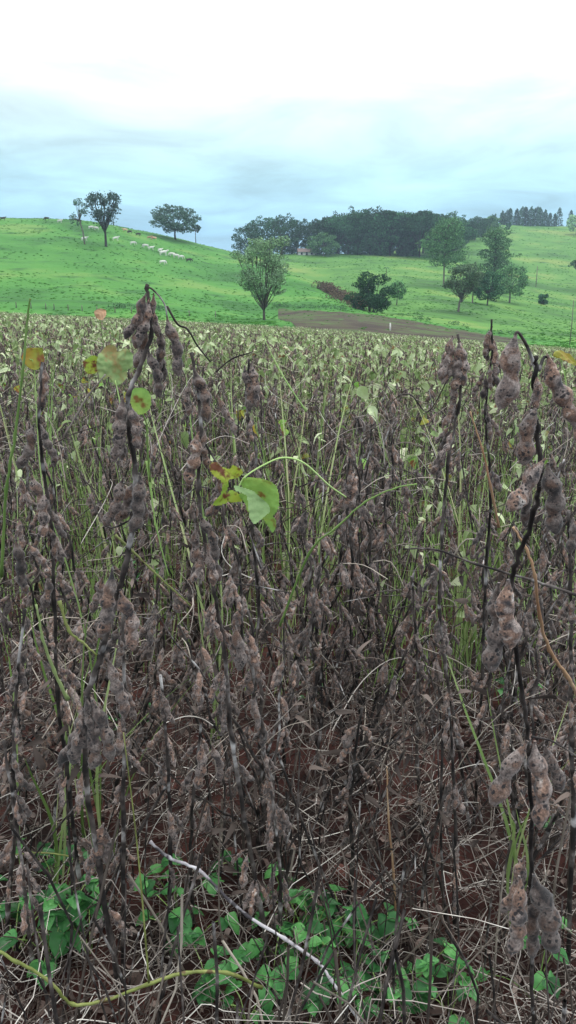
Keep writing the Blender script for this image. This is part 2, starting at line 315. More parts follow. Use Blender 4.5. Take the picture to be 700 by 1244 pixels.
# ---------------------------------------------------------------- scatter by geometry nodes (stuff only)
def scatter(name, protos, pts, rots, scls, idx):
    col = bpy.data.collections.new(name + '_pieces')
    for i, me in enumerate(protos):
        col.objects.link(bpy.data.objects.new('%s_piece_%02d' % (name, i), me))
    me = bpy.data.meshes.new(name); me.from_pydata([tuple(p) for p in pts], [], [])
    for nm, ty, key, dat in (('rot', 'FLOAT_VECTOR', 'vector', np.array(rots, dtype=np.float32).ravel()), ('scl', 'FLOAT', 'value', np.array(scls, dtype=np.float32)), ('idx', 'INT', 'value', np.array(idx, dtype=np.int32))):
        me.attributes.new(nm, ty, 'POINT').data.foreach_set(key, dat)
    o = link(name, me, kind='stuff')
    ng = bpy.data.node_groups.new(name, 'GeometryNodeTree')
    ng.interface.new_socket('Geometry', in_out='INPUT', socket_type='NodeSocketGeometry')
    ng.interface.new_socket('Geometry', in_out='OUTPUT', socket_type='NodeSocketGeometry')
    n = ng.nodes; l = ng.links
    gi, go = n.new('NodeGroupInput'), n.new('NodeGroupOutput')
    ci = n.new('GeometryNodeCollectionInfo'); ci.inputs['Collection'].default_value = col
    ci.inputs['Separate Children'].default_value = True; ci.inputs['Reset Children'].default_value = True
    iop = n.new('GeometryNodeInstanceOnPoints'); iop.inputs['Pick Instance'].default_value = True
    def att(nm, ty):
        a = n.new('GeometryNodeInputNamedAttribute'); a.data_type = ty; a.inputs['Name'].default_value = nm; return a.outputs['Attribute']
    l.new(gi.outputs[0], iop.inputs['Points']); l.new(ci.outputs[0], iop.inputs['Instance'])
    l.new(att('idx', 'INT'), iop.inputs['Instance Index']); l.new(att('rot', 'FLOAT_VECTOR'), iop.inputs['Rotation']); l.new(att('scl', 'FLOAT'), iop.inputs['Scale'])
    l.new(iop.outputs[0], go.inputs[0])
    md = o.modifiers.new('scatter', 'NODES'); md.node_group = ng
    return o

# pasture tussocks
M_TUSS = mat('tussock', [(0.045, 0.14, 0.032), (0.075, 0.22, 0.042), (0.13, 0.28, 0.06)], scale=2, rough=0.9, island=0.7, rvar=0.2, spec=0.1, transl=0.3)
def tussock(r_, k=26, h=0.5):
    m = MB()
    for i in range(k):
        a = r_.uniform(0, 6.28); d = abs(r_.gauss(0, 0.35)); lean = r_.uniform(0.1, 0.9); hh = h * r_.uniform(0.5, 1)
        b = Vector((math.cos(a) * d, math.sin(a) * d, -0.05)); t = b + Vector((math.cos(a) * lean * hh, math.sin(a) * lean * hh, hh)); s_ = Vector((-math.sin(a), math.cos(a), 0)) * 0.09
        m.add([b - s_, b + s_, t + s_ * 0.4, t - s_ * 0.4], [(0, 1, 2, 3)])
    return m.mesh('tussock', [M_TUSS])
pp, rr, ss, ii = [], [], [], []
while len(pp) < 14000:
    u = rng.uniform(-30, 730); v = rng.uniform(264, 425)
    Y = 62 * (10.0 ** rng.uniform(0, 1)); x = (u - CX) / FPX * Y
    if rng.random() > (Y / 620) ** 0.5 + 0.1: continue
    if 335 < u < 640 and Y < 130 and rng.random() < 0.93: continue
    if noise.noise(Vector((x * 0.04, Y * 0.04, 2))) < rng.uniform(-0.5, 0.3): continue
    pp.append((x, Y, z_at(x, Y))); rr.append((0, 0, rng.uniform(0, 6.28))); ss.append(rng.uniform(0.2, 0.75) * (0.6 + Y / 600)); ii.append(rng.randrange(3))
scatter('pasture_grass', [tussock(rng, 30, 0.28), tussock(rng, 24, 0.2), tussock(rng, 40, 0.36)], pp, rr, ss, ii)

# ---------------------------------------------------------------- trees
def nth(k):
    ones = ['', 'first', 'second', 'third', 'fourth', 'fifth', 'sixth', 'seventh', 'eighth', 'ninth', 'tenth', 'eleventh', 'twelfth', 'thirteenth', 'fourteenth', 'fifteenth', 'sixteenth', 'seventeenth', 'eighteenth', 'nineteenth', 'twentieth']
    return ones[k] if k <= 20 else 'twenty-' + ones[k - 20]
def bark(n_, c): return mat(n_, [tuple(k * 0.5 for k in c), c, tuple(min(1, k * 1.7) for k in c)], scale=2, rough=0.9, island=0.2)
M_BARK = bark('bark', (0.10, 0.085, 0.075)); M_BARKD = bark('dark_bark', (0.035, 0.03, 0.028))
def fol(n_, c, rv=0.45): return mat(n_, [tuple(k * 0.55 for k in c), c, tuple(min(1, k * 1.5) for k in c)], scale=0.25, rough=0.8, island=0.55, rvar=rv, spec=0.2, transl=0.2, ov=0.5)
F_DARK = fol('foliage_dark', (0.040, 0.115, 0.050)); F_MID = fol('foliage_mid', (0.095, 0.20, 0.085)); F_GREY = fol('foliage_grey', (0.23, 0.35, 0.20))
F_BLUE = fol('foliage_blue', (0.095, 0.17, 0.125)); F_LIGHT = fol('foliage_light', (0.10, 0.21, 0.08)); F_PINE = fol('foliage_pine', (0.050, 0.115, 0.068)); F_BROWN = fol('brush_brown', (0.13, 0.085, 0.065))
def leaf_blob(m, c, r, n_, s, r_):
    """n_ small leaf sprays filling an uneven ellipsoid"""
    for _ in range(n_):
        d = Vector((r_.gauss(0, 1), r_.gauss(0, 1), r_.gauss(0, 1))).normalized()
        rad = (0.45 + 0.55 * r_.random() ** 0.5) * (1 + 0.25 * noise.noise(d * 2.5 + c))
        p = c + Vector((d.x * r[0], d.y * r[1], d.z * r[2])) * rad
        a = Vector((r_.gauss(0, 1), r_.gauss(0, 1), r_.gauss(0, 0.6))).normalized(); b = a.orthogonal().normalized(); b.rotate(Matrix.Rotation(r_.uniform(0, 6.28), 3, a))
        k = s * r_.uniform(0.5, 1.3); q = a.cross(b) * k * 0.25
        m.add([p - a * k * 0.5, p + b * k * 0.3 + q, p + a * k * 0.5, p - b * k * 0.3 + q], [(0, 1, 2), (0, 2, 3)])
def tree_meshes(seed, H, W, kind, leaves, ls, bmat, fmat, fork=0.35, base=0.35, tr=0.022, lean=0.0):
    """kind: round, umbrella, vase, tall, sparse, bush"""
    r_ = random.Random(seed); t = MB(); c = MB(); blobs = []
    nb = {'round': 16, 'umbrella': 18, 'vase': 32, 'tall': 17, 'sparse': 13, 'bush': 15}[kind]
    for i in range(nb):
        a = i * 2.4 + r_.uniform(-0.4, 0.4); f = (i + 0.5) / nb
        if kind == 'round':
            h = base + (0.93 - base) * f; ra = math.sqrt(max(0.05, 1 - ((h - (base + 0.9) / 2) / ((0.95 - base) / 2)) ** 2)) * 0.36; rb = (0.17, 0.17, 0.11)
        elif kind == 'umbrella':
            q = math.sqrt(f); h = 0.86 - 0.30 * q * q + r_.uniform(-0.07, 0.07); ra = 0.42 * q; rb = (0.15, 0.15, 0.085)
        elif kind == 'vase':
            q = math.sqrt(f); h = r_.uniform(base, 0.93) ; ra = (0.10 + 0.36 * min(1, (h - 0.15) / 0.4)) * q; rb = (0.105, 0.105, 0.07)
        elif kind == 'tall':
            h = base + (0.94 - base) * f; ra = 0.25 * (1 - 0.2 * f) * r_.uniform(0.5, 1.15); rb = (0.26, 0.26, 0.08)
        elif kind == 'sparse':
            h = r_.uniform(base, 0.93); ra = 0.40 * math.sqrt(r_.random()) ; rb = (0.10, 0.10, 0.06)
        else:
            h = r_.uniform(0.15, 0.88); ra = 0.38 * math.sqrt(max(0.05, 1 - (h - 0.2) ** 2 / 0.6)) * r_.uniform(0.3, 1.0); rb = (0.17, 0.17, 0.15)
        blobs.append((Vector((math.cos(a) * ra * W + lean * h * H, math.sin(a) * ra * W, h * H)), (rb[0] * W * r_.uniform(0.8, 1.2), rb[1] * W, rb[2] * H * r_.uniform(0.75, 1.2))))
    R0 = H * tr
    ftop = Vector((lean * fork * H + r_.uniform(-1, 1) * 0.01 * H, 0, fork * H))
    if kind != 'bush':
        trunk = [Vector((0, 0, -0.4)), Vector((0.0, 0, 0.02 * H)), Vector((ftop.x * 0.4 + r_.uniform(-1, 1) * 0.012 * H, r_.uniform(-1, 1) * 0.012 * H, fork * H * 0.55)), ftop]
        if kind == 'tall': trunk.append(Vector((lean * H, 0, 0.85 * H)))
        t.tube(trunk, [R0 * 1.5, R0 * 1.15, R0 * 0.9, R0 * 0.8] + ([R0 * 0.25] if kind == 'tall' else []), 8)
    for bc, br in blobs:
        st = ftop if kind != 'tall' else Vector((lean * bc.z, 0, bc.z * 0.85))
        if kind == 'bush': st = Vector((bc.x * 0.3, bc.y * 0.3, -0.2))
        if kind == 'vase': st = Vector((ftop.x, 0, fork * H * r_.uniform(0.55, 1)))
        mid = st.lerp(bc, 0.5) + Vector((0, 0, 0.06 * H if kind != 'vase' else -0.01 * H)) + Vector((r_.uniform(-1, 1), r_.uniform(-1, 1), 0)) * 0.02 * H
        t.tube(spline([st, mid, bc], 3), [R0 * k for k in (0.5, 0.43, 0.36, 0.3, 0.22, 0.15, 0.08)], 5)
        for _ in range(3):
            e = bc + Vector((r_.uniform(-1, 1) * br[0], r_.uniform(-1, 1) * br[1], r_.uniform(0.1, 1) * br[2]))
            t.tube([mid.lerp(bc, 0.5), (mid.lerp(bc, 0.6) + e) / 2 + Vector((0, 0, 0.01 * H)), e], [R0 * 0.2, R0 * 0.12, R0 * 0.04], 4)
        leaf_blob(c, bc, br, leaves // nb, ls, r_)
        for _ in range(2):   # loose sprays that break the outline
            e = bc + Vector((r_.uniform(-1, 1) * br[0] * 1.2, r_.uniform(-1, 1) * br[1] * 1.2, r_.uniform(-0.6, 1.25) * br[2]))
            leaf_blob(c, e, (br[0] * 0.35, br[1] * 0.35, br[2] * 0.4), leaves // nb // 8, ls * 0.9, r_)
    if kind == 'vase': leaf_blob(c, Vector((lean * 0.65 * H, 0, 0.64 * H)), (0.40 * W, 0.40 * W, 0.33 * H), leaves // 4, ls, r_)
    return t.mesh('trunk', [bmat]), c.mesh('crown', [fmat], smooth=False)
def put_tree(meshes, loc, label, name='tree', cat='tree', group=None, rz=None, sc=1.0):
    o = empty(name, loc); o.rotation_euler.z = rng.uniform(0, 6.28) if rz is None else rz; o.scale = (sc, sc, sc)
    link('trunk', meshes[0], o); link('crown', meshes[1], o)
    return tag(o, label, cat, group)
def tree_at(u, v, hpx, wpx, kind, label, leaves, bm, fm, seed, Y=None, ls=None, name='tree', cat='tree', rz=0.0, group=None, **k):
    g = ground_px(u, v) if Y is None else None
    if g is None:
        Y = Y or 330; p = P(u, v, Y); g = Vector((p.x, Y, z_at(p.x, Y)))
        if Y is not None: hpx = hpx + 0 * (V_of(g) - v)
    H = hpx * g.y / FPX; W = wpx * g.y / FPX
    return put_tree(tree_meshes(seed, H, W, kind, leaves, ls or 2.4 * g.y / FPX, bm, fm, **k), g, label, name, cat, group, rz)

tree_at(103, 297, 51, 26, 'sparse', 'thin sparse tree on the left hill, left of the fuller tree', 300, M_BARK, F_BLUE, 3, fork=0.5, base=0.45, tr=0.016, lean=-0.15)
tree_at(129, 300, 60, 44, 'vase', 'open-crowned tree with leaning trunk on left hill beside the thin one', 1500, M_BARKD, F_BLUE, 5, fork=0.42, base=0.5, tr=0.022, lean=-0.03)
tree_at(213, 291, 36, 58, 'round', 'broad rounded tree on the crest of the left hill', 3400, M_BARKD, F_BLUE, 6, fork=0.25, base=0.28, tr=0.03)
tree_at(238, 294, 20, 14, 'sparse', 'small spindly tree at the right edge of the broad crest tree', 260, M_BARK, F_BLUE, 8, fork=0.6, base=0.65)
tree_at(321, 389, 94, 72, 'vase', 'grey-green feathery tree with forked trunk at the foot of left hill', 6000, M_BARK, F_GREY, 35, fork=0.18, base=0.30, tr=0.015, ls=0.30)
tree_at(451, 379, 42, 58, 'bush', 'large dark green bush beside the brown brush in the valley', 6000, M_BARKD, F_DARK, 11, name='bush', cat='bush')
tree_at(482, 371, 27, 22, 'round', 'small lighter tree just right of the large dark bush', 1100, M_BARK, F_MID, 12)
tree_at(539, 349, 76, 58, 'tall', 'slender tree with a flat spreading top in front of the dark wood', 4200, M_BARK, F_MID, 13, fork=0.5, base=0.32, tr=0.012)
tree_at(599, 352, 70, 46, 'tall', 'tallest tree of the pasture group with stacked crown layers', 4200, M_BARKD, F_MID, 14, base=0.15)
tree_at(557, 379, 54, 46, 'vase', 'grey-green vase-shaped tree with bare forked trunk in pasture', 3200, M_BARK, F_GREY, 15, fork=0.35, base=0.48, lean=0.12)
tree_at(574, 368, 36, 26, 'round', 'half hidden tree between vase-shaped tree and dark round tree', 1300, M_BARK, F_MID, 16)
tree_at(592, 371, 38, 36, 'round', 'dark round tree at the foot of the tallest pasture tree', 2600, M_BARKD, F_DARK, 17, base=0.2)
tree_at(619, 368, 43, 42, 'round', 'mid green round tree right of the dark round tree', 2600, M_BARK, F_MID, 18, base=0.25)
tree_at(660, 370, 13, 15, 'bush', 'lone small dark bush in the pasture on the right', 700, M_BARKD, F_DARK, 19, name='bush', cat='bush')
tree_at(713, 352, 46, 40, 'umbrella', 'dark tree cut off by the right edge above the pasture', 2000, M_BARKD, F_DARK, 20)
tree_at(700, 285, 22, 24, 'round', 'pale green tree on the ridge at the far right edge', 900, M_BARK, F_GREY, 21, base=0.2)
tree_at(393, 311, 25, 40, 'round', 'pale round tree standing in front of the wood beside the house', 1900, M_BARK, F_MID, 22, base=0.15)
tree_at(596, 282, 17, 26, 'round', 'light green round tree at the end of the ridge wood', 1200, M_BARK, F_LIGHT, 23, base=0.15)
tree_at(611, 277, 13, 10, 'round', 'small pale tree in front of the pine row on the ridge', 300, M_BARK, F_BLUE, 24)
tree_at(618, 279, 8, 8, 'bush', 'tiny dark bush below the pine row on the ridge', 200, M_BARKD, F_DARK, 25, name='bush', cat='bush')
# the big dark wood: trees one can tell apart along its front
Sx = 420 / FPX
woodm = [tree_meshes(40 + i, 20, 24, k, 3600, 1.0, M_BARKD, F_DARK, fork=0.2, base=b_, tr=0.02) for i, (k, b_) in enumerate((('round', 0.05), ('umbrella', 0.2), ('round', 0.10), ('vase', 0.06)))]
wood = [(303, 309, 33, 'leftmost tree of the dark wood, its crown reaching left over the hill'), (322, 309, 39, 'second tree from the left of the dark wood'), (343, 309, 40, 'tall wood tree left of the gap above the house'),
        (361, 309, 37, 'last wood tree left of the bright gap'), (386, 309, 36, 'wood tree right of the gap behind the pale round tree')]
for i, (u, v, h, lb) in enumerate(wood):
    Y = 425 + (i % 2) * 14; x = (u - CX) / FPX * Y * 0.952
    put_tree(woodm[(i % 2) * 2], (x, Y, z_at(x, Y) - 0.3), lb, group='trees of the dark wood', sc=h * Y / FPX / 19)
for i in range(26):
    u = 400 + 150 * (i % 13) / 12 + rng.uniform(-3, 3); wl = 'dark broad-crowned tree, %s from the left in the front of the dense wood' % nth(i + 1) if i < 13 else 'dark broad-crowned tree at the back of the dense wood above the pasture'; Y = 428 + (i // 13) * 30 + rng.uniform(-5, 5); x = (u - CX) / FPX * Y * 0.952; g = z_at(x, Y)
    top = np.interp(u, [400, 425, 470, 520, 550], [264, 259, 256, 256, 264]) + rng.uniform(-2.5, 5)
    h = P(u, float(top), Y).z - g
    put_tree(woodm[rng.randrange(4)], (x, Y, g - 0.3), wl, group='dense wood trees' if i < 13 else 'back row of the dense wood', sc=h / 19)
for i, (u, b, t_) in enumerate(((556, 300, 272), (566, 294, 268), (577, 292, 265), (586, 288, 265), (545, 304, 262))):
    g = ground_px(u, b) or Vector(((u - CX) / FPX * 540, 540, z_at((u - CX) / FPX * 540, 540)))
    put_tree(woodm[i % 4], g, 'dark tree in the low link between wood and ridge, %s from the bottom' % nth(i + 1), group='linking trees', sc=(P(u, t_, g.y).z - g.z) / 19)
pinem = []
for i in range(3):
    r_ = random.Random(60 + i); t = MB(); c = MB(); H = 16
    t.tube([(0, 0, -0.4), (0.1, 0, H * 0.5), (0, 0.1, H * 0.97)], [0.25, 0.17, 0.04], 6)
    for k in range(20):
        f = k / 19; h = H * (0.03 + 0.95 * f); ra = (1 - f) ** 0.45 * 4.0 + 0.4
        for q in range(4):
            a = r_.uniform(0, 6.28); e = Vector((math.cos(a) * ra * 0.8, math.sin(a) * ra * 0.8, h - 0.2))
            t.tube([(0, 0, h), e], [0.05, 0.015], 3, cap=False)
            leaf_blob(c, e * 0.8 + Vector((0, 0, 0.2 * h)) , (ra * 0.4, ra * 0.4, 0.7), 11, 0.9, r_)
    pinem.append((t.mesh('trunk', [M_BARKD]), c.mesh('crown', [F_PINE], smooth=False)))
for i in range(30):
    u = 588 + 84 * (i % 15) / 14 + rng.uniform(-2, 2) if i < 30 else 0; Y = 636 + (i // 15) * 22 + rng.uniform(-4, 4); x = (u - CX) / FPX * Y * 0.952; g = z_at(x, Y)
    top = np.interp(u, [586, 600, 622, 645, 665, 680], [267, 259, 251, 250, 257, 261]) + rng.uniform(-2, 3)
    put_tree(pinem[i % 3], (x, Y, g - 0.2), 'dark conifer, %s from the left in the front of the right ridge row' % nth(i + 1) if i < 15 else 'dark conifer standing behind the front row on the right ridge', name='pine_tree', group='ridge conifers' if i < 15 else 'back ridge conifers', sc=(P(u, float(top), Y).z - g) / 16)
for u, top, lb in ((676, 252, 'separate pointed conifer right of the ridge tree row'), (690, 255, 'last conifer on the ridge near the right edge'), (699, 259, 'conifer cut by the right edge on the ridge')):
    Y = 640; x = (u - CX) / FPX * Y * 0.952; g = z_at(x, Y); put_tree(pinem[1], (x, Y, g - 0.2), lb, name='pine_tree', sc=(P(u, top, Y).z - g) / 16)
# small palm
g = ground_px(469, 337); m = MB(); m2 = MB(); Hh = 11 * g.y / FPX
t = empty('palm_tree', g); m.tube([(0, 0, -0.2), (0.1, 0, Hh * 0.5), (0, 0, Hh)], [0.16, 0.12, 0.1], 6); link('trunk', m.mesh('trunk', [M_BARK]), t)
for i in range(12):
    a = i * 2.4; L_ = rng.uniform(1.2, 1.8); pts = [Vector((math.cos(a) * L_ * s, math.sin(a) * L_ * s, Hh + 0.9 * s - 1.5 * s * s)) for s in (0, 0.35, 0.7, 1)]
    sd_ = Vector((-math.sin(a), math.cos(a), 0))
    m2.add([p + sd_ * w_ for p, w_ in zip(pts, (0.05, 0.25, 0.22, 0.02))] + [p - sd_ * w_ for p, w_ in zip(pts, (0.05, 0.25, 0.22, 0.02))], [(k, k + 1, k + 5, k + 4) for k in range(3)])
link('crown', m2.mesh('crown', [F_MID], smooth=False), t); tag(t, 'small lone palm in the middle of the sloping pasture', 'palm tree')
# brown dead brush in the gully
m = MB(); r_ = random.Random(5)
for i in range(34):
    f = r_.random(); u = 388 + 50 * f + r_.uniform(-5, 5); v = 350 + 26 * f + r_.uniform(-2, 3); g = ground_px(u, v)
    if g: 
        leaf_blob(m, g + Vector((0, 0, 0.8)), (2.2, 1.8, 1.2 + f * 0.8), 150, 0.38, r_)
        for k in range(6): m.tube([g, g + Vector((r_.uniform(-1, 1), r_.uniform(-1, 1), r_.uniform(1.2, 2.4)))], [0.03, 0.01], 3, cap=False)
link('dry_brush', m.mesh('dry_brush', [F_BROWN], smooth=False), kind='stuff')
m = MB()
for i in range(60):   # dark green shrub line at the foot of the hills
    u = r_.choice([r_.uniform(330, 420), r_.uniform(480, 640), r_.uniform(130, 200)]); vt = np.interp(u, [120, 200, 338, 420, 500, 600, 640], [375, 378, 374, 378, 387, 405, 412]) - r_.uniform(0, 3); g = ground_px(u, float(vt))
    if g: leaf_blob(m, g + Vector((0, 0, 0.25)), (r_.uniform(0.5, 1.3), 0.8, r_.uniform(0.3, 0.7)), 50, 0.25, r_)
link('hedge_shrubs', m.mesh('hedge_shrubs', [F_MID], smooth=False), kind='stuff')

# ---------------------------------------------------------------- farm house in the gap, poles, posts
M_WALL = mat('lime_wall', [(0.6, 0.58, 0.55), (0.75, 0.74, 0.72)], scale=1.5, rough=0.8, rvar=0.05); M_TILE = mat('roof_tile', [(0.26, 0.18, 0.16), (0.34, 0.25, 0.22)], scale=3, rough=0.85, rvar=0.1)
M_DARK = mat('window_dark', [(0.02, 0.02, 0.025), (0.03, 0.03, 0.035)], rough=0.2)
def box(m, c, s, mi=0):
    x, y, z = c; a, b, d = s[0] / 2, s[1] / 2, s[2] / 2
    v_ = [(x + i * a, y + j * b, z + k * d) for k in (-1, 1) for j in (-1, 1) for i in (-1, 1)]
    m.add(v_, [(0, 2, 3, 1), (4, 5, 7, 6), (0, 1, 5, 4), (2, 6, 7, 3), (0, 4, 6, 2), (1, 3, 7, 5)], mi)
def house(u, Y, w_, d_, h_, rz, label):
    x = (u - CX) / FPX * Y * 0.952; o = empty('farm_house', (x, Y, z_at(x, Y) - 0.3)); o.rotation_euler.z = rz
    m = MB(); box(m, (0, 0, h_ / 2), (w_, d_, h_)); link('wall', m.mesh('wall', [M_WALL], False), o)
    m = MB(); e = 0.5; X, D = w_ / 2 + e, d_ / 2 + e; zr = h_ + 1.7
    m.add([(-X, -D, h_ - .1), (X, -D, h_ - .1), (X, 0, zr), (-X, 0, zr), (-X, D, h_ - .1), (X, D, h_ - .1), (-X, -D, h_ + .06), (X, -D, h_ + .06), (X, 0, zr + .16), (-X, 0, zr + .16), (-X, D, h_ + .06), (X, D, h_ + .06)],
          [(6, 7, 8, 9), (9, 8, 11, 10), (0, 3, 2, 1), (3, 4, 5, 2), (0, 1, 7, 6), (4, 10, 11, 5), (0, 6, 9, 3), (3, 9, 10, 4), (1, 2, 8, 7), (2, 5, 11, 8)])
    link('roof', m.mesh('roof', [M_TILE], False), o)
    for k in range(3):
        m = MB(); box(m, ((k - 1) * w_ / 3.2, -d_ / 2 - 0.03, h_ * 0.5), (1.0, 0.1, 1.1 if k != 1 else 2.0)); link('window' if k != 1 else 'door', m.mesh('opening', [M_DARK], False), o)
    tag(o, label, 'house')
house(372, 418, 8, 5, 1.5, 0.1, 'low house with pinkish tiled roof in front of the dark wood')
house(382, 446, 4.5, 6, 4.2, -0.2, 'small whitish building half hidden in the gap of the wood')
M_WOOD = mat('weathered_wood', [(0.10, 0.085, 0.075), (0.20, 0.18, 0.16)], scale=6, rough=0.9)
def post(u, v, hpx, r, label, arm=0.0, m_=None, Y=None, name='fence_post', cat='post', group=None):
    g = ground_px(u, v) or Vector((0, 300, 0)); H = hpx * g.y / FPX; m = MB(); m.tube([(0, 0, -0.3), (0.01 * H, 0, H * 0.5), (0, 0, H)], [r, r * 0.95, r * 0.8], 6)
    if arm: box(m, (0, 0, H * 0.93), (arm, 0.12, 0.12))
    o = link(name, m.mesh(name, [m_ or M_WOOD]), loc=g); tag(o, label, cat, group)
post(651, 349, 24, 0.16, 'slim utility pole standing in the right pasture', arm=0, name='utility_pole', cat='pole')
post(692, 420, 52, 0.05, 'thin dark post rising at the right edge above the soybeans', name='fence_post')
post(474, 402, 9, 0.09, 'short white marker post at the edge of the ploughed strip', m_=M_WALL)
for i, u in enumerate((20, 38, 56, 66, 83, 100, 118, 140, 160, 185, 230, 262)): post(u, 374 + u * 0.045, 7, 0.07, 'small wooden fence post at the foot of the left hill, %s from the left' % nth(i + 1), group='fence posts below left hill')

# ---------------------------------------------------------------- cattle
M_COWW = mat('white_hide', [(0.62, 0.58, 0.54), (0.80, 0.77, 0.74)], scale=1.2, rough=0.8, rvar=0.1); M_COWD = mat('dark_hide', [(0.02, 0.016, 0.015), (0.05, 0.035, 0.03)], scale=1.2, rough=0.8); M_COWR = mat('tan_hide', [(0.45, 0.26, 0.18), (0.6, 0.38, 0.28)], scale=1.2, rough=0.8)
def cow_mesh(graze, mt, walk=0.0):
    """one continuous body grown from a skeleton"""
    V, E, Rd = [], [], []
    def a(p, r, par=None):
        V.append(p); Rd.append(r); i = len(V) - 1
        if par is not None: E.append((par, i))
        return i
    hip = a((-0.75, 0, 1.12), (0.30, 0.34)); mid = a((-0.1, 0, 1.05), (0.33, 0.40), hip); sh = a((0.55, 0, 1.12), (0.28, 0.36), mid)
    hump = a((0.62, 0, 1.42), (0.13, 0.12), sh)
    nk = a((0.98, 0, 1.12 if graze else 1.38), (0.16, 0.20), sh); hd = a((1.22, 0, 0.62 if graze else 1.55), (0.12, 0.14), nk); mz = a((1.38, 0, 0.25 if graze else 1.38), (0.08, 0.09), hd)
    for s in (-1, 1):
        a((1.16, s * 0.26, 0.70 if graze else 1.60), (0.05, 0.04), hd)
        ft = a((0.58 + s * walk, s * 0.17, 0.72), (0.11, 0.12), sh); kn = a((0.60 + s * walk, s * 0.17, 0.42), (0.065, 0.07), ft); a((0.58 + s * walk * 1.5, s * 0.17, 0.03), (0.055, 0.055), kn)
        st = a((-0.70 - s * walk, s * 0.18, 0.78), (0.14, 0.17), hip); hk = a((-0.92 - s * walk, s * 0.18, 0.44), (0.065, 0.07), st); a((-0.84 - s * walk * 1.5, s * 0.18, 0.03), (0.055, 0.055), hk)
    t1 = a((-1.08, 0, 1.18), (0.05, 0.05), hip); t2 = a((-1.16, 0, 0.75), (0.03, 0.03), t1); a((-1.14, 0, 0.45), (0.05, 0.04), t2)
    me = bpy.data.meshes.new('cow'); me.from_pydata(V, E, []); o = bpy.data.objects.new('cow_skeleton', me); COL.objects.link(o)
    o.modifiers.new('s', 'SKIN')
    for i, sv in enumerate(me.skin_vertices[0].data): sv.radius = Rd[i]
    me.skin_vertices[0].data[0].use_root = True
    sub = o.modifiers.new('d', 'SUBSURF'); sub.levels = 1
    dg = bpy.context.evaluated_depsgraph_get(); r = bpy.data.meshes.new_from_object(o.evaluated_get(dg)); bpy.data.objects.remove(o)
    r.materials.clear(); r.materials.append(mt); r.polygons.foreach_set('use_smooth', [True] * len(r.polygons)); return r
cm = [cow_mesh(True, M_COWW, 0.05), cow_mesh(False, M_COWW, 0.1), cow_mesh(True, M_COWD, 0.06), cow_mesh(False, M_COWD, 0.0), cow_mesh(False, M_COWR, 0.05)]
herd = [(103, 293, 1, 0.2, 'white cow standing at the foot of the thin sparse tree'), (111, 279, 0, 0.1, 'white cow just left of the open-crowned tree on the hill'), (117, 280, 1, 2.9, 'white cow hard against the trunk of the open-crowned tree'),
        (141, 293, 1, 0.0, 'lone white cow right of the open-crowned tree'), (162, 298, 0, 0.3, 'white cow grazing midway between the two crest trees'), (177, 302, 0, 3.0, 'left one of two white cows below the broad crest tree'),
        (184, 304, 1, 0.2, 'right one of two white cows below the broad crest tree'), (195, 307, 1, 0.9, 'white cow just above the largest looking white cow'), (199, 311, 1, 0.1, 'largest looking white cow in the middle of the hillside herd'),
        (198, 322, 0, 0.0, 'lowest white cow of the herd on the slope'), (209, 312, 0, 3.1, 'first white cow of the tight row on the slope'), (214, 314, 1, 3.0, 'second white cow of the tight row on the slope'), (220, 315, 0, 0.1, 'last white cow of the tight row on the slope'),
        (152, 282, 4, 3.1, 'pale tan cow near the skyline left of the dark ones'), (182, 291, 4, 0.1, 'pinkish tan cow on skyline just left of broad crest tree'), (187, 292, 4, 3.0, 'pinkish tan cow touching the foot of broad crest tree'), (73, 271, 1, 0.2, 'white cow near the crest left of the two trees'),
        (90, 269, 2, 0.2, 'dark cow on the skyline left of the thin sparse tree'), (96, 271, 3, 3.0, 'dark cow on the crest close to the thin sparse tree'), (168, 287, 2, 0.2, 'dark cow on the skyline, nearest the tan cattle'), (158, 284, 2, 2.8, 'dark cow grazing near the skyline between the trees'), (230, 319, 2, 0.2, 'dark cow right of the tight row of white cows'), (4, 268, 3, 0.2, 'dark cow at the far left end of the crest'), (57, 268, 2, 3.0, 'dark cow on the left crest')]
for u, v, k, rz, lb in herd:
    g = ground_px(u, v)
    if g is None: g = ground_px(u, v + 2) or ground_px(u, v + 5)
    if g is None: continue
    o = link('cow', cm[k], loc=g - Vector((0, 0, 0.05))); o.rotation_euler.z = rz; s = rng.uniform(0.78, 0.92) * (1.25 if (u, v) == (199, 311) else 1); o.scale = (s, s, s)
    tag(o, lb, 'cow', 'cattle grazing on the left hill')

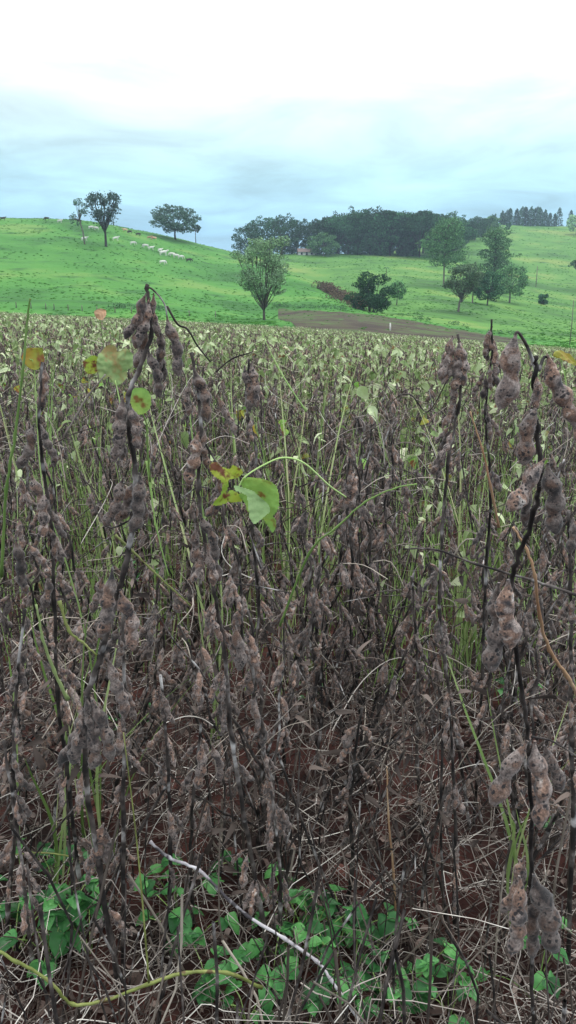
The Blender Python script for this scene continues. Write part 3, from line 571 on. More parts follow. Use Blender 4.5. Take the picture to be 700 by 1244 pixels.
# ---------------------------------------------------------------- soybean pods
def pod_data(seeds, rings, sides, bend, wid, r_):
    """unit pod hanging along -Z; returns verts, faces"""
    vs_, fs_ = [], []
    cs = [(0.17 + 0.76 * (i + 0.5) / seeds) + r_.uniform(-0.02, 0.02) for i in range(seeds)]; amp = [r_.uniform(0.8, 1.15) for _ in cs]; sg = 0.22 / seeds + 0.012
    amp[r_.randrange(seeds)] *= r_.uniform(0.65, 1.0); ph = r_.uniform(0, 6)
    for i in range(rings):
        t = i / (rings - 1); t = t ** 0.95
        env = min(1, t / 0.20) ** 1.1 * min(1, (1 - t) / 0.11) ** 0.5
        w_ = 0.84 * wid * (0.06 + env * (0.50 + 0.50 * max(a * math.exp(-((t - c) / (sg * 1.25)) ** 2) for a, c in zip(amp, cs))))
        th = wid * (0.06 + env * (0.30 + 0.40 * max(a * math.exp(-((t - c) / sg) ** 2) for a, c in zip(amp, cs))))
        if i == rings - 1: w_ = th = wid * 0.04
        if i == 0: w_ = th = wid * 0.12
        cx_ = bend * math.sin(t * math.pi * 0.9) * 0.5 + 0.02 * math.sin(t * 9 + ph)
        for j in range(sides):
            a = 2 * math.pi * j / sides; jx = 1 + r_.uniform(-0.07, 0.07)
            vs_.append((cx_ + math.cos(a) * w_ * 0.5 * jx, math.sin(a) * th * 0.5 * jx + 0.012 * math.sin(t * 7 + ph * 2), -t))
    for i in range(rings - 1):
        for j in range(sides): fs_.append((i * sides + j, i * sides + (j + 1) % sides, (i + 1) * sides + (j + 1) % sides, (i + 1) * sides + j))
    fs_.append(tuple(range(sides))); fs_.append(tuple((rings - 1) * sides + j for j in range(sides))[::-1])
    return vs_, fs_
r_ = random.Random(21)
PODSPEC = [(3, 0.10, 0.24), (2, 0.06, 0.31), (3, -0.14, 0.23), (4, 0.12, 0.20), (3, 0.20, 0.25), (2, -0.10, 0.34), (3, 0.02, 0.26), (1, 0.05, 0.40)]
def pod_mesh(data, nm='pod', m_=None, hair=0):
    m = MB(); m.merge(data, Matrix.Scale(0.05, 4)); r2 = random.Random(len(m.v)); nv_ = len(m.v)
    if hair:
        ctr = {}
        for v_ in m.v: k_ = round(v_.z, 5); ctr.setdefault(k_, []).append(v_)
        keys = sorted(ctr); vv = list(m.v)
        for _ in range(hair):
            k_ = keys[r2.randrange(1, len(keys) - 1)]; c_ = sum(ctr[k_], Vector()) / len(ctr[k_]); b_ = r2.choice(ctr[k_]) + Vector((0, 0, r2.uniform(-0.001, 0.001))); d_ = (b_ - c_).normalized() + Vector((r2.gauss(0, .4), r2.gauss(0, .4), r2.gauss(-0.3, .5)))
            e_ = b_ + d_.normalized() * r2.uniform(0.0008, 0.0022); w_ = Vector((0, 0, 0.00007)) if abs(d_.z) < 0.6 else Vector((0.00007, 0, 0)); b_ = b_ - (b_ - c_).normalized() * 0.0003
            m.add([b_ - w_, b_ + w_, e_], [(0, 1, 2)], 1)
    return m.mesh(nm, [m_ or M_POD, M_HAIR] if hair else [m_ or M_POD])
POD_HI = [pod_data(s, 26, 12, b, w_, r_) for s, b, w_ in PODSPEC]; POD_HI_ME = [pod_mesh(d, hair=260) for d in POD_HI]      # nearest plants
POD_MD = [pod_data(s, 13, 7, b, w_, r_) for s, b, w_ in PODSPEC]; POD_MD_ME = [pod_mesh(d) for d in POD_MD]
POD_LO = [pod_data(s, 8, 5, b, w_, r_) for s, b, w_ in PODSPEC]
POD_XX = [pod_data(2, 5, 4, 0.05, 0.33, r_), pod_data(3, 6, 4, -0.08, 0.28, r_)]
def aim(p, d, roll, s):
    """matrix that hangs a unit pod from p along d"""
    q = Vector((0, 0, -1)).rotation_difference(d.normalized()); return Matrix.Translation(p) @ q.to_matrix().to_4x4() @ Matrix.Rotation(roll, 4, 'Z') @ Matrix.Diagonal((s[0], s[0], s[1], 1))
def hang(r_, out):
    """direction of a drooping pod"""
    k = r_.uniform(0.1, 0.75); a = math.atan2(out.y, out.x) + r_.uniform(-0.9, 0.9)
    return Vector((math.cos(a) * k, math.sin(a) * k, -1)).normalized()

def leaflet(L_, W_, curl, r_, nu=6, nv=4):
    """broad soybean leaflet, base at origin, growing along +X; folded along the midrib, margins uneven"""
    vs_, fs_ = [], []; ph = r_.uniform(0, 6); tw = r_.uniform(-0.5, 0.5)
    for i in range(nu + 1):
        t = i / nu; w_ = W_ * math.sin(math.pi * min(1, t ** 0.75 * 0.98 + 0.02)) ** 0.8 * (1 + 0.08 * math.sin(t * 11 + ph)) * 0.5 + 0.0008
        for j in range(-nv, nv + 1):
            s = j / nv; y = s * w_; z = abs(s) * w_ * 0.35 - curl * L_ * t * t + 0.035 * L_ * math.sin(5 * t + 4 * s + ph) + tw * y * t
            z += 0.016 * L_ * math.sin(t * 22 + abs(s) * 6)
            vs_.append((L_ * t * (1 - 0.15 * curl * t), y, z))
    c = 2 * nv + 1
    for i in range(nu):
        for j in range(2 * nv): fs_.append((i * c + j, i * c + j + 1, (i + 1) * c + j + 1, (i + 1) * c + j))
    return vs_, fs_

# ---------------------------------------------------------------- a soybean plant as data
def plant_plan(seed, H, spread=0.12, pods=1.0, branches=2, lean=None):
    r_ = random.Random(seed); stems, clusters, twigs = [], [], []
    ln = lean if lean is not None else (r_.uniform(-spread, spread), r_.uniform(-spread, spread))
    bow = (r_.uniform(-0.04, 0.04), r_.uniform(-0.04, 0.04))
    def axis(base, dirn, Ln, r0, nodes, first):
        pts = []; side = r_.uniform(0, 6.28)
        for i in range(nodes + 1):
            t = i / nodes; z = 0.006 * (1 if i % 2 else -1)
            pts.append(base + dirn * (Ln * t) + Vector((bow[0] * math.sin(3.1 * t) + z * math.cos(side), bow[1] * math.sin(3.1 * t) + z * math.sin(side), 0)) * (Ln / 0.8))
        stems.append((pts, r0))
        for i in range(first, nodes + 1):
            t = i / nodes; a = side + (i % 2) * math.pi + r_.uniform(-0.5, 0.5); o = Vector((math.cos(a), math.sin(a), 0))
            if r_.random() < 0.25 + 0.7 * min(1, t * 1.7) * pods:
                n_ = r_.choice((1, 2, 2, 3, 3, 4)) if t < 0.95 else r_.choice((3, 4, 5))
                q = [(pts[i] + o * 0.004 + Vector((0, 0, r_.uniform(-0.004, 0.006))), hang(r_, o), r_.uniform(0, 6.28), r_.uniform(0.72, 1.05) * (0.8 if t < 0.3 else 1), r_.randrange(8) if r_.random() < 0.95 else 7) for _ in range(n_)]
                clusters.append((pts[i], q))
            if r_.random() < 0.42:
                l_ = r_.uniform(0.05, 0.16); up = r_.uniform(-0.5, 0.7); e = pts[i] + (o + Vector((0, 0, up))) * l_
                twigs.append([pts[i], pts[i].lerp(e, 0.5) + Vector((r_.uniform(-.01, .01), r_.uniform(-.01, .01), r_.uniform(0, 0.02))), e + Vector((0, 0, -r_.uniform(0, 0.03)))])
        return pts
    d = Vector((ln[0], ln[1], 1)).normalized()
    main = axis(Vector((0, 0, -0.02)), d, H, 0.0042, max(6, int(H / 0.062)), 3)
    for b in range(branches):
        i = r_.randrange(2, max(3, len(main) // 2)); a = r_.uniform(0, 6.28); dd = (d + Vector((math.cos(a), math.sin(a), 0)) * r_.uniform(0.2, 0.45)).normalized()
        l_ = H * r_.uniform(0.3, 0.6); axis(main[i], dd, l_, 0.0026, max(4, int(l_ / 0.06)), 2)
    return stems, clusters, twigs
def stem_mesh(plan, sides=6, tw=4, k=1.0, sub=2):
    m = MB()
    for pts, r0 in plan[0]:
        q = spline(pts, sub); n_ = len(q)
        m.tube(q, [r0 * k * (1 - 0.62 * i / (n_ - 1)) * (1.25 if i % sub == 0 else 1) for i in range(n_)], sides)
    for tpts in plan[2]: m.tube(spline(tpts, sub), 0.0011 * k, tw, 1 if hash(round(tpts[0].z, 4)) % 3 else 0)
    return m.mesh('stem', [M_STEM, M_TWIG])
def pod_mat4(q): p, d, roll, s, k = q; return aim(p, d, roll, (s * 1.0, s))

# prototypes: near (every pod its own mesh), middle (every cluster its own mesh), far (one mesh)
def one_mesh(plan, leaves=0, r_=None, fat=1.25):
    m = MB()
    for pts, r0 in plan[0]: m.tube(pts[::2] + ([pts[-1]] if len(pts) % 2 == 0 else []), [r0 * fat * (1 - 0.6 * i / max(1, len(pts[::2]))) for i in range(len(pts[::2]) + (1 if len(pts) % 2 == 0 else 0))], 3, 0, cap=False)
    for tpts in plan[2]: m.tube([tpts[0], tpts[2]], 0.0019 * fat, 3, 1, cap=False)
    for pt, cl in plan[1]:
        for q in cl: p, d, roll, s, k = q; m.merge(POD_XX[k % 2], aim(p, d, roll, (s * 0.05, s * 0.05)), 2)
    for _ in range(leaves):
        pts = r_.choice(plan[0])[0]; i = r_.randrange(len(pts) // 2, len(pts)); a = r_.uniform(0, 6.28); e = pts[i] + Vector((math.cos(a), math.sin(a), r_.uniform(0.1, 0.9))) * r_.uniform(0.05, 0.13)
        m.tube([pts[i], e], 0.0012, 3, 4, cap=False)
        for s in range(r_.choice((1, 2, 3))):
            M_ = Matrix.Translation(e) @ Euler((r_.uniform(-1, 1), r_.uniform(-0.3, 1.1), a + (s - 1) * 1.2)).to_matrix().to_4x4()
            m.merge(leaflet(r_.uniform(0.035, 0.068), r_.uniform(0.022, 0.045), r_.uniform(0.4, 1.3), r_, 4, 2), M_, 3)
    return m.mesh('soybean_plant', [M_STEM, M_TWIG, M_PODTINY, M_LEAFP, M_GSTEM])

# ---------------------------------------------------------------- the soybean field
PROTO_N = []
for i in range(9):
    pl = plant_plan(100 + i, 0.78, 0.26, 1.25, 3); PROTO_N.append((stem_mesh(pl, 6, 4, 1.0, 3), pl))
PROTO_M = []
for i in range(9):
    pl = plant_plan(200 + i, 0.80, 0.24, 1.3, 3); cl = []
    for pt, c in pl[1]:
        m = MB()
        for q in c: p, d, roll, s, k = q; m.merge(POD_LO[k], aim(p - pt, d, roll, (s * 0.052, s * 0.052)))
        cl.append((pt, m.mesh('pod_cluster', [M_POD])))
    PROTO_M.append((stem_mesh(pl, 4, 3, 1.15, 1), cl))
LEAF_ME = []
for i in range(6):
    m = MB(); m.merge(leaflet(rng.uniform(0.035, 0.06), rng.uniform(0.024, 0.04), rng.uniform(0.5, 1.5), rng, 7, 3), Matrix.Identity(4)); LEAF_ME.append(m.mesh('leaf', [(M_LEAFP, M_LEAFP, M_LEAFG, M_LEAFP, M_LEAFY, M_LEAFP)[i]]))
M_SOYL = LEAF_ME
def row_spots(y0, y1, along, half, r_, keep=lambda y: True):
    out = []
    y = y0
    k0 = int((-half * y1 - 2) / 0.5); k1 = int((half * y1 + 2) / 0.5)
    for k in range(k0 - int(0.28 * y1 / 0.5) - 2, k1 + 2):
        y = y0
        while y < y1:
            y += along * r_.uniform(0.5, 1.5); x = -0.39 + 0.28 * y + 0.5 * k + r_.gauss(0, 0.075)
            if abs(x) < half * y + 0.12 and keep(y): out.append((x, y))
    return out
r_ = random.Random(33)
spots = [s for s in row_spots(1.12, 4.9, 0.074, 0.385, r_) if s[1] < 4.9]
LAND = [(175, 'the tall left plant'), (245, 'the second tall plant'), (300, 'the torn green leaf'), (425, 'the centre plant'), (480, 'the tan stalk'), (556, 'the upright pod bunch'), (650, 'the closest plant'), (50, 'the leftmost plant')]
ranks = {}
def near_label(x, y, what):
    u = U_of(Vector((x, y, 0.4))); lu, ln = min(LAND, key=lambda q: abs(q[0] - u)); side = 'left of' if u < lu else 'right of'
    k = ranks[(ln, side, what)] = ranks.get((ln, side, what), 0) + 1; return ln, side, k
ORD = ['first', 'second', 'third', 'fourth', 'fifth', 'sixth', 'seventh', 'eighth', 'ninth', 'tenth', 'eleventh', 'twelfth']
spots.sort(key=lambda q: q[1])
def zone(x, y):
    u = U_of(Vector((x, y, 0.4))); return 'left' if u < 240 else ('right' if u > 470 else 'middle')
cnt_n = cnt_m = 0
for (x, y) in spots:
    t = empty('soybean_plant', (x, y, soil_z(x, y))); t.rotation_euler.z = r_.uniform(0, 6.28)
    hs = r_.uniform(0.70, 1.04); hs *= 1 if y > 1.6 else 0.92
    if y < 2.15:
        me, pl = r_.choice(PROTO_N); t.scale = (1.0, 1.0, hs); cnt_n += 1
        link('stem', me, t)
        for pt, c in pl[1]:
            for q in c:
                if r_.random() < 0.1: continue
                o = link('pod', (POD_HI_ME if y < 1.5 else POD_MD_ME)[q[4]], t); o.matrix_local = Matrix.Translation((0, 0, 0)) @ aim(q[0], q[1], q[2], (q[3], q[3] / hs))
        ln, side, k = near_label(x, y, 0); lab = 'dry blackened soybean plant, %s one %s %s' % (ORD[min(11, k - 1)], side, ln); grp = 'near soybean plants'
    else:
        me, cl = r_.choice(PROTO_M); t.scale = (1.0, 1.0, hs); cnt_m += 1
        link('stem', me, t)
        for pt, cme in cl:
            if r_.random() < 0.08: continue
            link('pod_cluster', cme, t, loc=pt)
        lab = 'dry brown soybean plant among many in the %s of the field' % ('middle distance, ' + zone(x, y)); grp = 'middle distance soybean plants, %s' % zone(x, y)
        LV = r_.choice((0, 0, 1, 1, 2, 3)) if y > 2.5 else 0
        for _ in range(LV):
            a = r_.uniform(0, 6.28); rr_ = r_.uniform(0.02, 0.1); z = 0.8 * r_.uniform(0.6, 0.97)
            o = link('leaf', r_.choice(LEAF_ME), t, loc=(math.cos(a) * rr_, math.sin(a) * rr_, z)); o.rotation_euler = (r_.uniform(-1, 1), r_.uniform(-0.4, 1.2), a); k_ = r_.uniform(0.7, 1.15); o.scale = (k_, k_, k_)
        nl = sum(1 for c_ in t.children if c_.name.startswith('leaf')) if False else LV
        band = 'nearer rows' if y < 3.4 else 'farther rows'
        ln, side, k = near_label(x, y, 2) if y < 3.4 else ('', '', 1); lab = 'soybean plant %s, %s in nearer rows %s %s' % (('without leaves', 'with one leaf', 'with two leaves', 'with three leaves')[nl], nth(min(39, k)), side, ln) if y < 3.4 else 'brown soybean plant %s, %s, %s of photo' % (('without leaves', 'with one leaf', 'with two leaves', 'with three leaves')[nl], band, zone(x, y) + (' side' if zone(x, y) != 'middle' else '')); grp = 'soybean plants %s, %s, %d leaves' % (band, zone(x, y), nl) if y >= 3.4 else 'soybean plants in the nearer rows'
    tag(t, lab, 'soybean plant', grp)
print('plants', cnt_n, cnt_m)

# the rest of the field, past the 300 that show largest
far_protos = [one_mesh(plant_plan(300 + i, 0.8, 0.18, 1.1, 2), (0, 6, 1, 13, 3, 17, 8, 10)[i], random.Random(i)) for i in range(8)]
pp, rr, ss, ii = [], [], [], []
r_ = random.Random(44)
for x, y in row_spots(4.85, 20, 0.085, 0.46, r_) + row_spots(20, 54.5, 0.13, 0.46, r_):
    pp.append((x, y, z_field(x, y))); rr.append((r_.gauss(0, 0.05), r_.gauss(0, 0.05), r_.uniform(0, 6.28))); ss.append(r_.uniform(0.78, 1.10) * (1 + 0.05 * noise.noise(Vector((x * 0.5, y * 0.5, 0)))))
    q = noise.noise(Vector((x * 0.35, y * 0.35, 4))) * 0.5 + r_.random(); ii.append(r_.choice((1, 3, 5, 6, 7, 5)) if q > (0.30 if y > 8 else 0.5) else r_.choice((0, 2, 4, 1)))
print('far plants', len(pp))
scatter('distant_soybean_crop', far_protos, pp, rr, ss, ii)

# ---------------------------------------------------------------- hand placed foreground plants
def hero(stempx, r0, r1, pods, label, twigs=(), auto=0, seed=1, foot=None, asc=0.95, amin=0.25, pod_n=(2, 3, 4)):
    r_ = random.Random(seed); pts = [P(*s) for s in stempx]; last = pts[-1]
    g = soil_z(last.x, last.y)
    if last.z > g: 
        k = (last.z - g + 0.03) / max(0.3, (pts[-2].z - last.z) / max(1e-6, (pts[-2] - last).length)); dirn = (last - pts[-2]).normalized(); dirn = (dirn + Vector((0, 0, -1))).normalized()
        pts.append(last + dirn * ((last.z - g + 0.03) / -dirn.z))
    base = Vector((pts[-1].x, pts[-1].y, soil_z(pts[-1].x, pts[-1].y))); o = empty('soybean_plant', base)
    sp = [p - base for p in spline(pts, 6)]; n_ = len(sp); m = MB(); jit = [Vector((r_.uniform(-1, 1), r_.uniform(-1, 1), 0)) * 0.0012 for _ in sp]
    m.tube([p + j for p, j in zip(sp, jit)], [(r0 + (r1 - r0) * i / (n_ - 1)) * (1.3 if i % 6 == 0 else r_.uniform(0.92, 1.06)) for i in range(n_)], 8)
    tops = []
    for tw in twigs:
        q = spline([P(*s) - base for s in tw], 5); m.tube(q, [0.0013 * (1 - 0.4 * i / len(q)) for i in range(len(q))], 6)
    link('stem', m.mesh('stem', [M_STEM]), o)
    for (u0, v0, Y0, u1, v1, Y1, k, wf) in pods:
        a, b = P(u0, v0, Y0) - base, P(u1, v1, Y1) - base; d = b - a; L_ = d.length
        pd = link('pod', POD_HI_ME[k], o); pd.matrix_local = aim(a, d, r_.uniform(-0.5, 0.5), (L_ / 0.05 * (0.50 + 0.48 * wf), L_ / 0.05))
    for i in range(auto):
        t = amin + (asc - amin) * (i + r_.uniform(0, 0.6)) / auto; j = min(n_ - 1, int(t * (n_ - 1))); c = sp[j]; a0 = r_.uniform(0, 6.28)
        for _ in range(r_.choice(pod_n)):
            a = a0 + r_.uniform(-1.6, 1.6); ov = Vector((math.cos(a), math.sin(a), 0)); s = r_.uniform(0.75, 1.0)
            pd = link('pod', r_.choice(POD_HI_ME[:7]), o); pd.matrix_local = aim(c + ov * 0.006 + Vector((0, 0, r_.uniform(-0.01, 0.01))), hang(r_, ov), r_.uniform(0, 6.28), (s, s))
    tag(o, label, 'soybean plant')
    return o, base
A_ = 0.86
hero([(178, 346, A_), (181, 375, A_), (184, 408, A_), (168, 450, A_), (156, 480, A_), (157, 520, A_), (164, 575, .87), (163, 625, .88), (152, 690, .89), (125, 790, .90), (106, 850, .91), (104, 940, .93), (120, 1050, .95), (135, 1140, .96), (152, 1244, .97)], 0.0018, 0.0042,
     [(178, 356, .85, 151, 412, .85, 0, 1.25), (183, 362, .855, 164, 424, .85, 6, 1.25), (186, 356, .865, 194, 410, .87, 2, 1.05), (178, 395, .87, 165, 447, .88, 1, 1.0), (180, 424, .85, 194, 484, .85, 0, 1.15), (196, 400, .88, 193, 452, .88, 6, 1.0),
      (203, 384, .86, 217, 458, .86, 0, 1.05), (197, 410, .88, 202, 462, .89, 2, 1.0), (147, 478, .85, 135, 562, .85, 3, 1.2), (159, 490, .85, 169, 546, .85, 6, 1.15), (152, 500, .87, 150, 560, .88, 2, 1.2),
      (168, 574, .85, 156, 647, .85, 4, 1.2), (173, 580, .86, 179, 632, .86, 2, 1.1), (150, 580, .87, 126, 640, .87, 0, 1.2), (163, 585, .89, 142, 634, .9, 1, 1.1), (134, 690, .87, 118, 776, .87, 3, 1.25), (146, 716, .88, 162, 792, .88, 0, 1.2), (126, 700, .89, 112, 745, .9, 6, 1.0),
      (128, 800, .9, 150, 875, .9, 3, 1.1), (112, 850, .9, 136, 926, .9, 0, 1.15), (104, 860, .9, 88, 930, .9, 6, 1.15), (100, 880, .92, 72, 928, .92, 1, 1.0), (110, 862, .9, 108, 935, .9, 4, 1.1), (126, 1000, .95, 104, 1060, .95, 0, 1.1), (128, 1005, .95, 130, 1050, .95, 1, 1.0)],
     'tallest soybean plant at left, its pod bunch reaching above the field edge', twigs=[[(184, 408, A_), (181, 375, A_), (180, 350, A_), (192, 358, A_), (201, 372, A_), (203, 386, A_)], [(203, 372, .87), (216, 394, .88), (228, 400, .89), (240, 420, .9), (256, 440, .9)], [(163, 630, .88), (130, 640, .9), (108, 600, .92)]], seed=2, auto=4, amin=0.72)
hero([(233, 428, .92), (240, 470, .92), (244, 530, .92), (241, 590, .93), (246, 640, .94), (256, 700, .95), (268, 760, .97), (276, 830, .98), (282, 900, 1.0), (298, 1000, 1.02), (318, 1110, 1.05), (336, 1244, 1.05)], 0.0018, 0.0036,
     [(236, 446, .9, 252, 514, .9, 0, 1.3), (230, 462, .91, 231, 506, .91, 2, 1.0), (242, 524, .91, 228, 590, .91, 6, 1.25), (248, 520, .92, 254, 570, .92, 2, 1.1), (243, 624, .92, 264, 682, .92, 0, 1.1), (238, 640, .93, 234, 684, .93, 1, .9), (252, 668, .93, 260, 712, .93, 1, 1.0),
      (262, 480, .93, 285, 530, .93, 3, .95), (272, 560, .95, 268, 600, .95, 2, 1.), (246, 740, .95, 270, 780, .95, 0, 1.05), (286, 760, .96, 292, 815, .96, 1, 1.), (300, 764, .97, 312, 812, .97, 6, .95), (247, 905, 1.0, 240, 960, 1.0, 6, 1.), (258, 905, 1.0, 268, 950, 1.0, 0, 1.0)],
     'soybean plant with dark pod column between tall left plant and the torn green leaf', twigs=[[(244, 530, .92), (262, 560, .92), (280, 590, .93), (300, 640, .95), (318, 690, .96)], [(262, 452, 1.0), (282, 436, 1.0), (306, 428, 1.0)]], auto=8, amin=0.4, seed=3)
Bn = 0.52
hero([(652, 432, Bn), (650, 460, Bn), (651, 520, .53), (656, 570, .54), (650, 620, .55), (632, 670, .57), (622, 710, .59), (626, 780, .62), (636, 850, .66), (643, 920, .70), (646, 1010, .75), (645, 1100, .80), (646, 1190, .84), (648, 1260, .87)], 0.0014, 0.0025,
     [(625, 405, .5, 609, 498, .5, 1, 1.28), (653, 458, .51, 650, 496, .51, 7, 1.35), (650, 492, .51, 638, 566, .51, 5, 1.15), (661, 556, .52, 616, 622, .51, 1, 1.2), (664, 432, .54, 694, 496, .54, 5, 1.3), (683, 480, .54, 712, 545, .54, 1, 1.2), (667, 562, .53, 676, 650, .53, 6, 1.35),
      (608, 708, .59, 598, 818, .59, 6, 1.25), (616, 704, .58, 624, 788, .58, 5, 1.15), (640, 900, .68, 600, 980, .68, 5, 0.9), (650, 900, .69, 656, 1008, .69, 0, 1.0), (660, 905, .72, 682, 962, .72, 1, .9),
      (630, 1065, .76, 618, 1165, .77, 3, 0.9), (650, 1062, .77, 676, 1160, .78, 6, 0.85), (638, 1040, .79, 610, 1110, .8, 0, .8), (655, 1075, .80, 650, 1165, .8, 2, .8), (655, 925, .75, 652, 992, .75, 2, 1.0), (650, 560, .56, 640, 640, .57, 2, .9)],
     'closest soybean plant at right, with large fuzzy pods on a hooked stalk', twigs=[[(651, 450, Bn), (648, 440, Bn), (640, 420, .51), (630, 404, .5), (625, 407, .5)], [(655, 450, .53), (661, 434, .54), (668, 436, .54)], [(646, 895, .70), (670, 900, .72), (700, 918, .72)]], seed=4)
hero([(556, 406, 1.25), (562, 450, 1.25), (556, 500, 1.26), (545, 560, 1.28), (538, 640, 1.3), (534, 720, 1.33), (540, 800, 1.35), (556, 900, 1.4), (570, 1000, 1.45)], 0.0018, 0.0036,
     [(550, 408, 1.24, 534, 462, 1.24, 0, 1.3), (556, 412, 1.24, 548, 476, 1.24, 3, 1.4), (560, 414, 1.24, 564, 470, 1.24, 6, 1.2), (562, 440, 1.25, 552, 490, 1.25, 2, 1.1), (546, 420, 1.27, 539, 466, 1.27, 2, 1.1)],
     'soybean plant with an upright bunch of pods left of the closest one', auto=11, amin=0.08, seed=5)
hero([(597, 388, 1.3), (598, 430, 1.3), (590, 500, 1.32), (596, 600, 1.34), (590, 700, 1.38), (586, 820, 1.4), (580, 930, 1.45)], 0.0014, 0.0034,
     [(598, 396, 1.3, 590, 436, 1.3, 2, 1.0), (595, 410, 1.3, 603, 450, 1.3, 0, 1.1), (602, 428, 1.3, 600, 470, 1.3, 6, 1.1)],
     'thin soybean plant whose pointed tip stands alone behind the closest plant', auto=10, amin=0.1, seed=6)
hero([(303, 436, 1.35), (300, 490, 1.35), (312, 560, 1.36), (306, 640, 1.38), (314, 730, 1.4), (310, 840, 1.45), (318, 940, 1.5)], 0.0014, 0.0036, [(297, 444, 1.35, 303, 500, 1.35, 0, 1.2), (306, 440, 1.35, 312, 496, 1.35, 6, 1.0)],
     'soybean plant directly behind the torn yellow-green leaf', auto=9, amin=0.15, seed=7)
hero([(52, 440, 1.02), (48, 500, 1.02), (52, 560, 1.03), (62, 640, 1.04), (66, 730, 1.05), (70, 840, 1.07), (82, 940, 1.1), (96, 1060, 1.12)], 0.0016, 0.0036,
     [(42, 515, 1.0, 22, 570, 1.0, 0, 1.3), (47, 515, 1.0, 66, 568, 1.0, 3, 1.1), (38, 575, 1.0, 54, 640, 1.0, 0, 1.1), (26, 580, 1.02, 28, 616, 1.02, 1, 1.), (54, 440, 1.03, 50, 500, 1.03, 6, 1.), (20, 655, 1.0, 28, 715, 1.0, 6, 1.1), (34, 660, 1.0, 62, 700, 1.0, 0, 1.1)],
     'leftmost foreground soybean plant with two spread pods', auto=10, amin=0.3, seed=8)
hero([(5, 900, .95), (20, 1000, .97), (30, 1080, .98), (38, 1160, 1.0)], 0.002, 0.0036, [], 'short broken soybean stem at the lower left edge', auto=4, amin=0.05, seed=9)
hero([(425, 556, 1.5), (420, 600, 1.5), (428, 680, 1.52), (425, 760, 1.55), (436, 850, 1.6), (440, 940, 1.65)], 0.0016, 0.0036, [(424, 566, 1.5, 418, 620, 1.5, 3, 1.1), (428, 570, 1.5, 428, 618, 1.5, 6, 1.1)],
     'soybean plant in the centre, right of the long green arching stalk', auto=8, amin=0.15, seed=10)
for i, (u, v, Y, vb, lb) in enumerate(((150, 740, .98, 1244, 'dark split soybean stem rising from the bottom edge beside yellow vine'), (196, 820, 1.05, 1244, 'shrivelled soybean stem between the yellow vine and the white twig'), (245, 880, 1.1, 1200, 'shrivelled soybean plant standing behind the white twig'),
        (380, 640, 1.6, 930, 'dark bare soybean stem in the middle above red soil'), (545, 860, 1.1, 1180, 'dark leaning soybean stem left of closest plant near bottom'), (440, 860, 1.15, 1120, 'dark soybean stem near bottom centre behind pale stalks'),
        (500, 700, 1.4, 1010, 'dark soybean stem between the centre plant and the pod bunch'), (690, 620, 1.0, 1000, 'grey soybean plant cut off by the right edge'), (30, 740, 1.0, 1100, 'dark soybean plant low at the left edge'), (330, 960, 1.05, 1244, 'withered soybean plant at the bottom edge above the clover leaves'))):
    k = (vb - v) / 4; j = 10 * math.sin(i * 2.2)
    hero([(u, v, Y), (u + j, v + k, Y + .01), (u + 1.4 * j, v + 2 * k, Y + .02), (u + j * 1.2, v + 3 * k, Y + .03), (u + 2.2 * j, vb, Y + .05)], 0.0018, 0.0042, [], lb, auto=7, amin=0.05, asc=0.75, seed=30 + i, pod_n=(1, 2, 2, 3))

# ---------------------------------------------------------------- the torn green leaf and other hero leaves
def leaf_thing(name, stalkpx, leaves, label, cat, smat=M_GSTEM, rad=0.0012):
    pts = [P(*s) for s in stalkpx]; base = pts[0].copy(); o = empty(name, base); m = MB(); q = spline([p - base for p in pts], 5); m.tube(q, [rad * (1 - 0.3 * i / len(q)) for i in range(len(q))], 6); link('stalk', m.mesh('stalk', [smat]), o)
    for (u, v, Y, L_, W_, rot, curl, mt, sd_) in leaves:
        r2 = random.Random(sd_); m = MB(); m.merge(leaflet(L_, W_, curl, r2, 18, 8), Matrix.Identity(4)); me = m.mesh('leaf', [mt])
        lf = link('leaf', me, o, loc=P(u, v, Y) - base); lf.rotation_euler = rot
    return tag(o, label, cat)
# rotation: leaf grows along +X; Y-rotation of 90deg hangs it down
def leaf_shape(outline, Y, mt, ruffle=0.004, tilt=(0, 0), step=0.0011, seed=0):
    """flat leaf blade cut to an outline, then ruffled; vertices in metres around its first point"""
    pts = [P(u, v, Y) for u, v in outline]; pts = spline(pts + [pts[0]], 4)[:-1]; c0 = pts[0]; po = [(p.x - c0.x, p.z - c0.z) for p in pts]
    def inside(x, z):
        r = False; j = len(po) - 1
        for i in range(len(po)):
            if (po[i][1] > z) != (po[j][1] > z) and x < (po[j][0] - po[i][0]) * (z - po[i][1]) / (po[j][1] - po[i][1]) + po[i][0]: r = not r
            j = i
        return r
    x0, x1 = min(p[0] for p in po), max(p[0] for p in po); z0, z1 = min(p[1] for p in po), max(p[1] for p in po); ids = {}; m = MB()
    def vid(i, k):
        if (i, k) not in ids:
            x, z = x0 + i * step, z0 + k * step; x += step * 0.3 * noise.noise(Vector((i * .7, k * .7, seed))); n_ = noise.noise(Vector((x * 45, z * 45, seed))) * ruffle + noise.noise(Vector((x * 160, z * 160, seed))) * ruffle * 0.22 + tilt[0] * x + tilt[1] * z
            n_ += 0.0003 * abs(math.sin((x * 1.2 + z) * 300)); ids[(i, k)] = len(m.v); m.v.append(Vector((x, n_, z)))
        return ids[(i, k)]
    for i in range(int((x1 - x0) / step)):
        for k in range(int((z1 - z0) / step)):
            if inside(x0 + (i + .5) * step, z0 + (k + .5) * step): m.f.append((vid(i, k), vid(i + 1, k), vid(i + 1, k + 1), vid(i, k + 1))); m.m.append(0)
    return m.mesh('leaf', [mt]), c0
def Z8(l): return [(230 + x / 5, 540 + y / 5) for x, y in l]
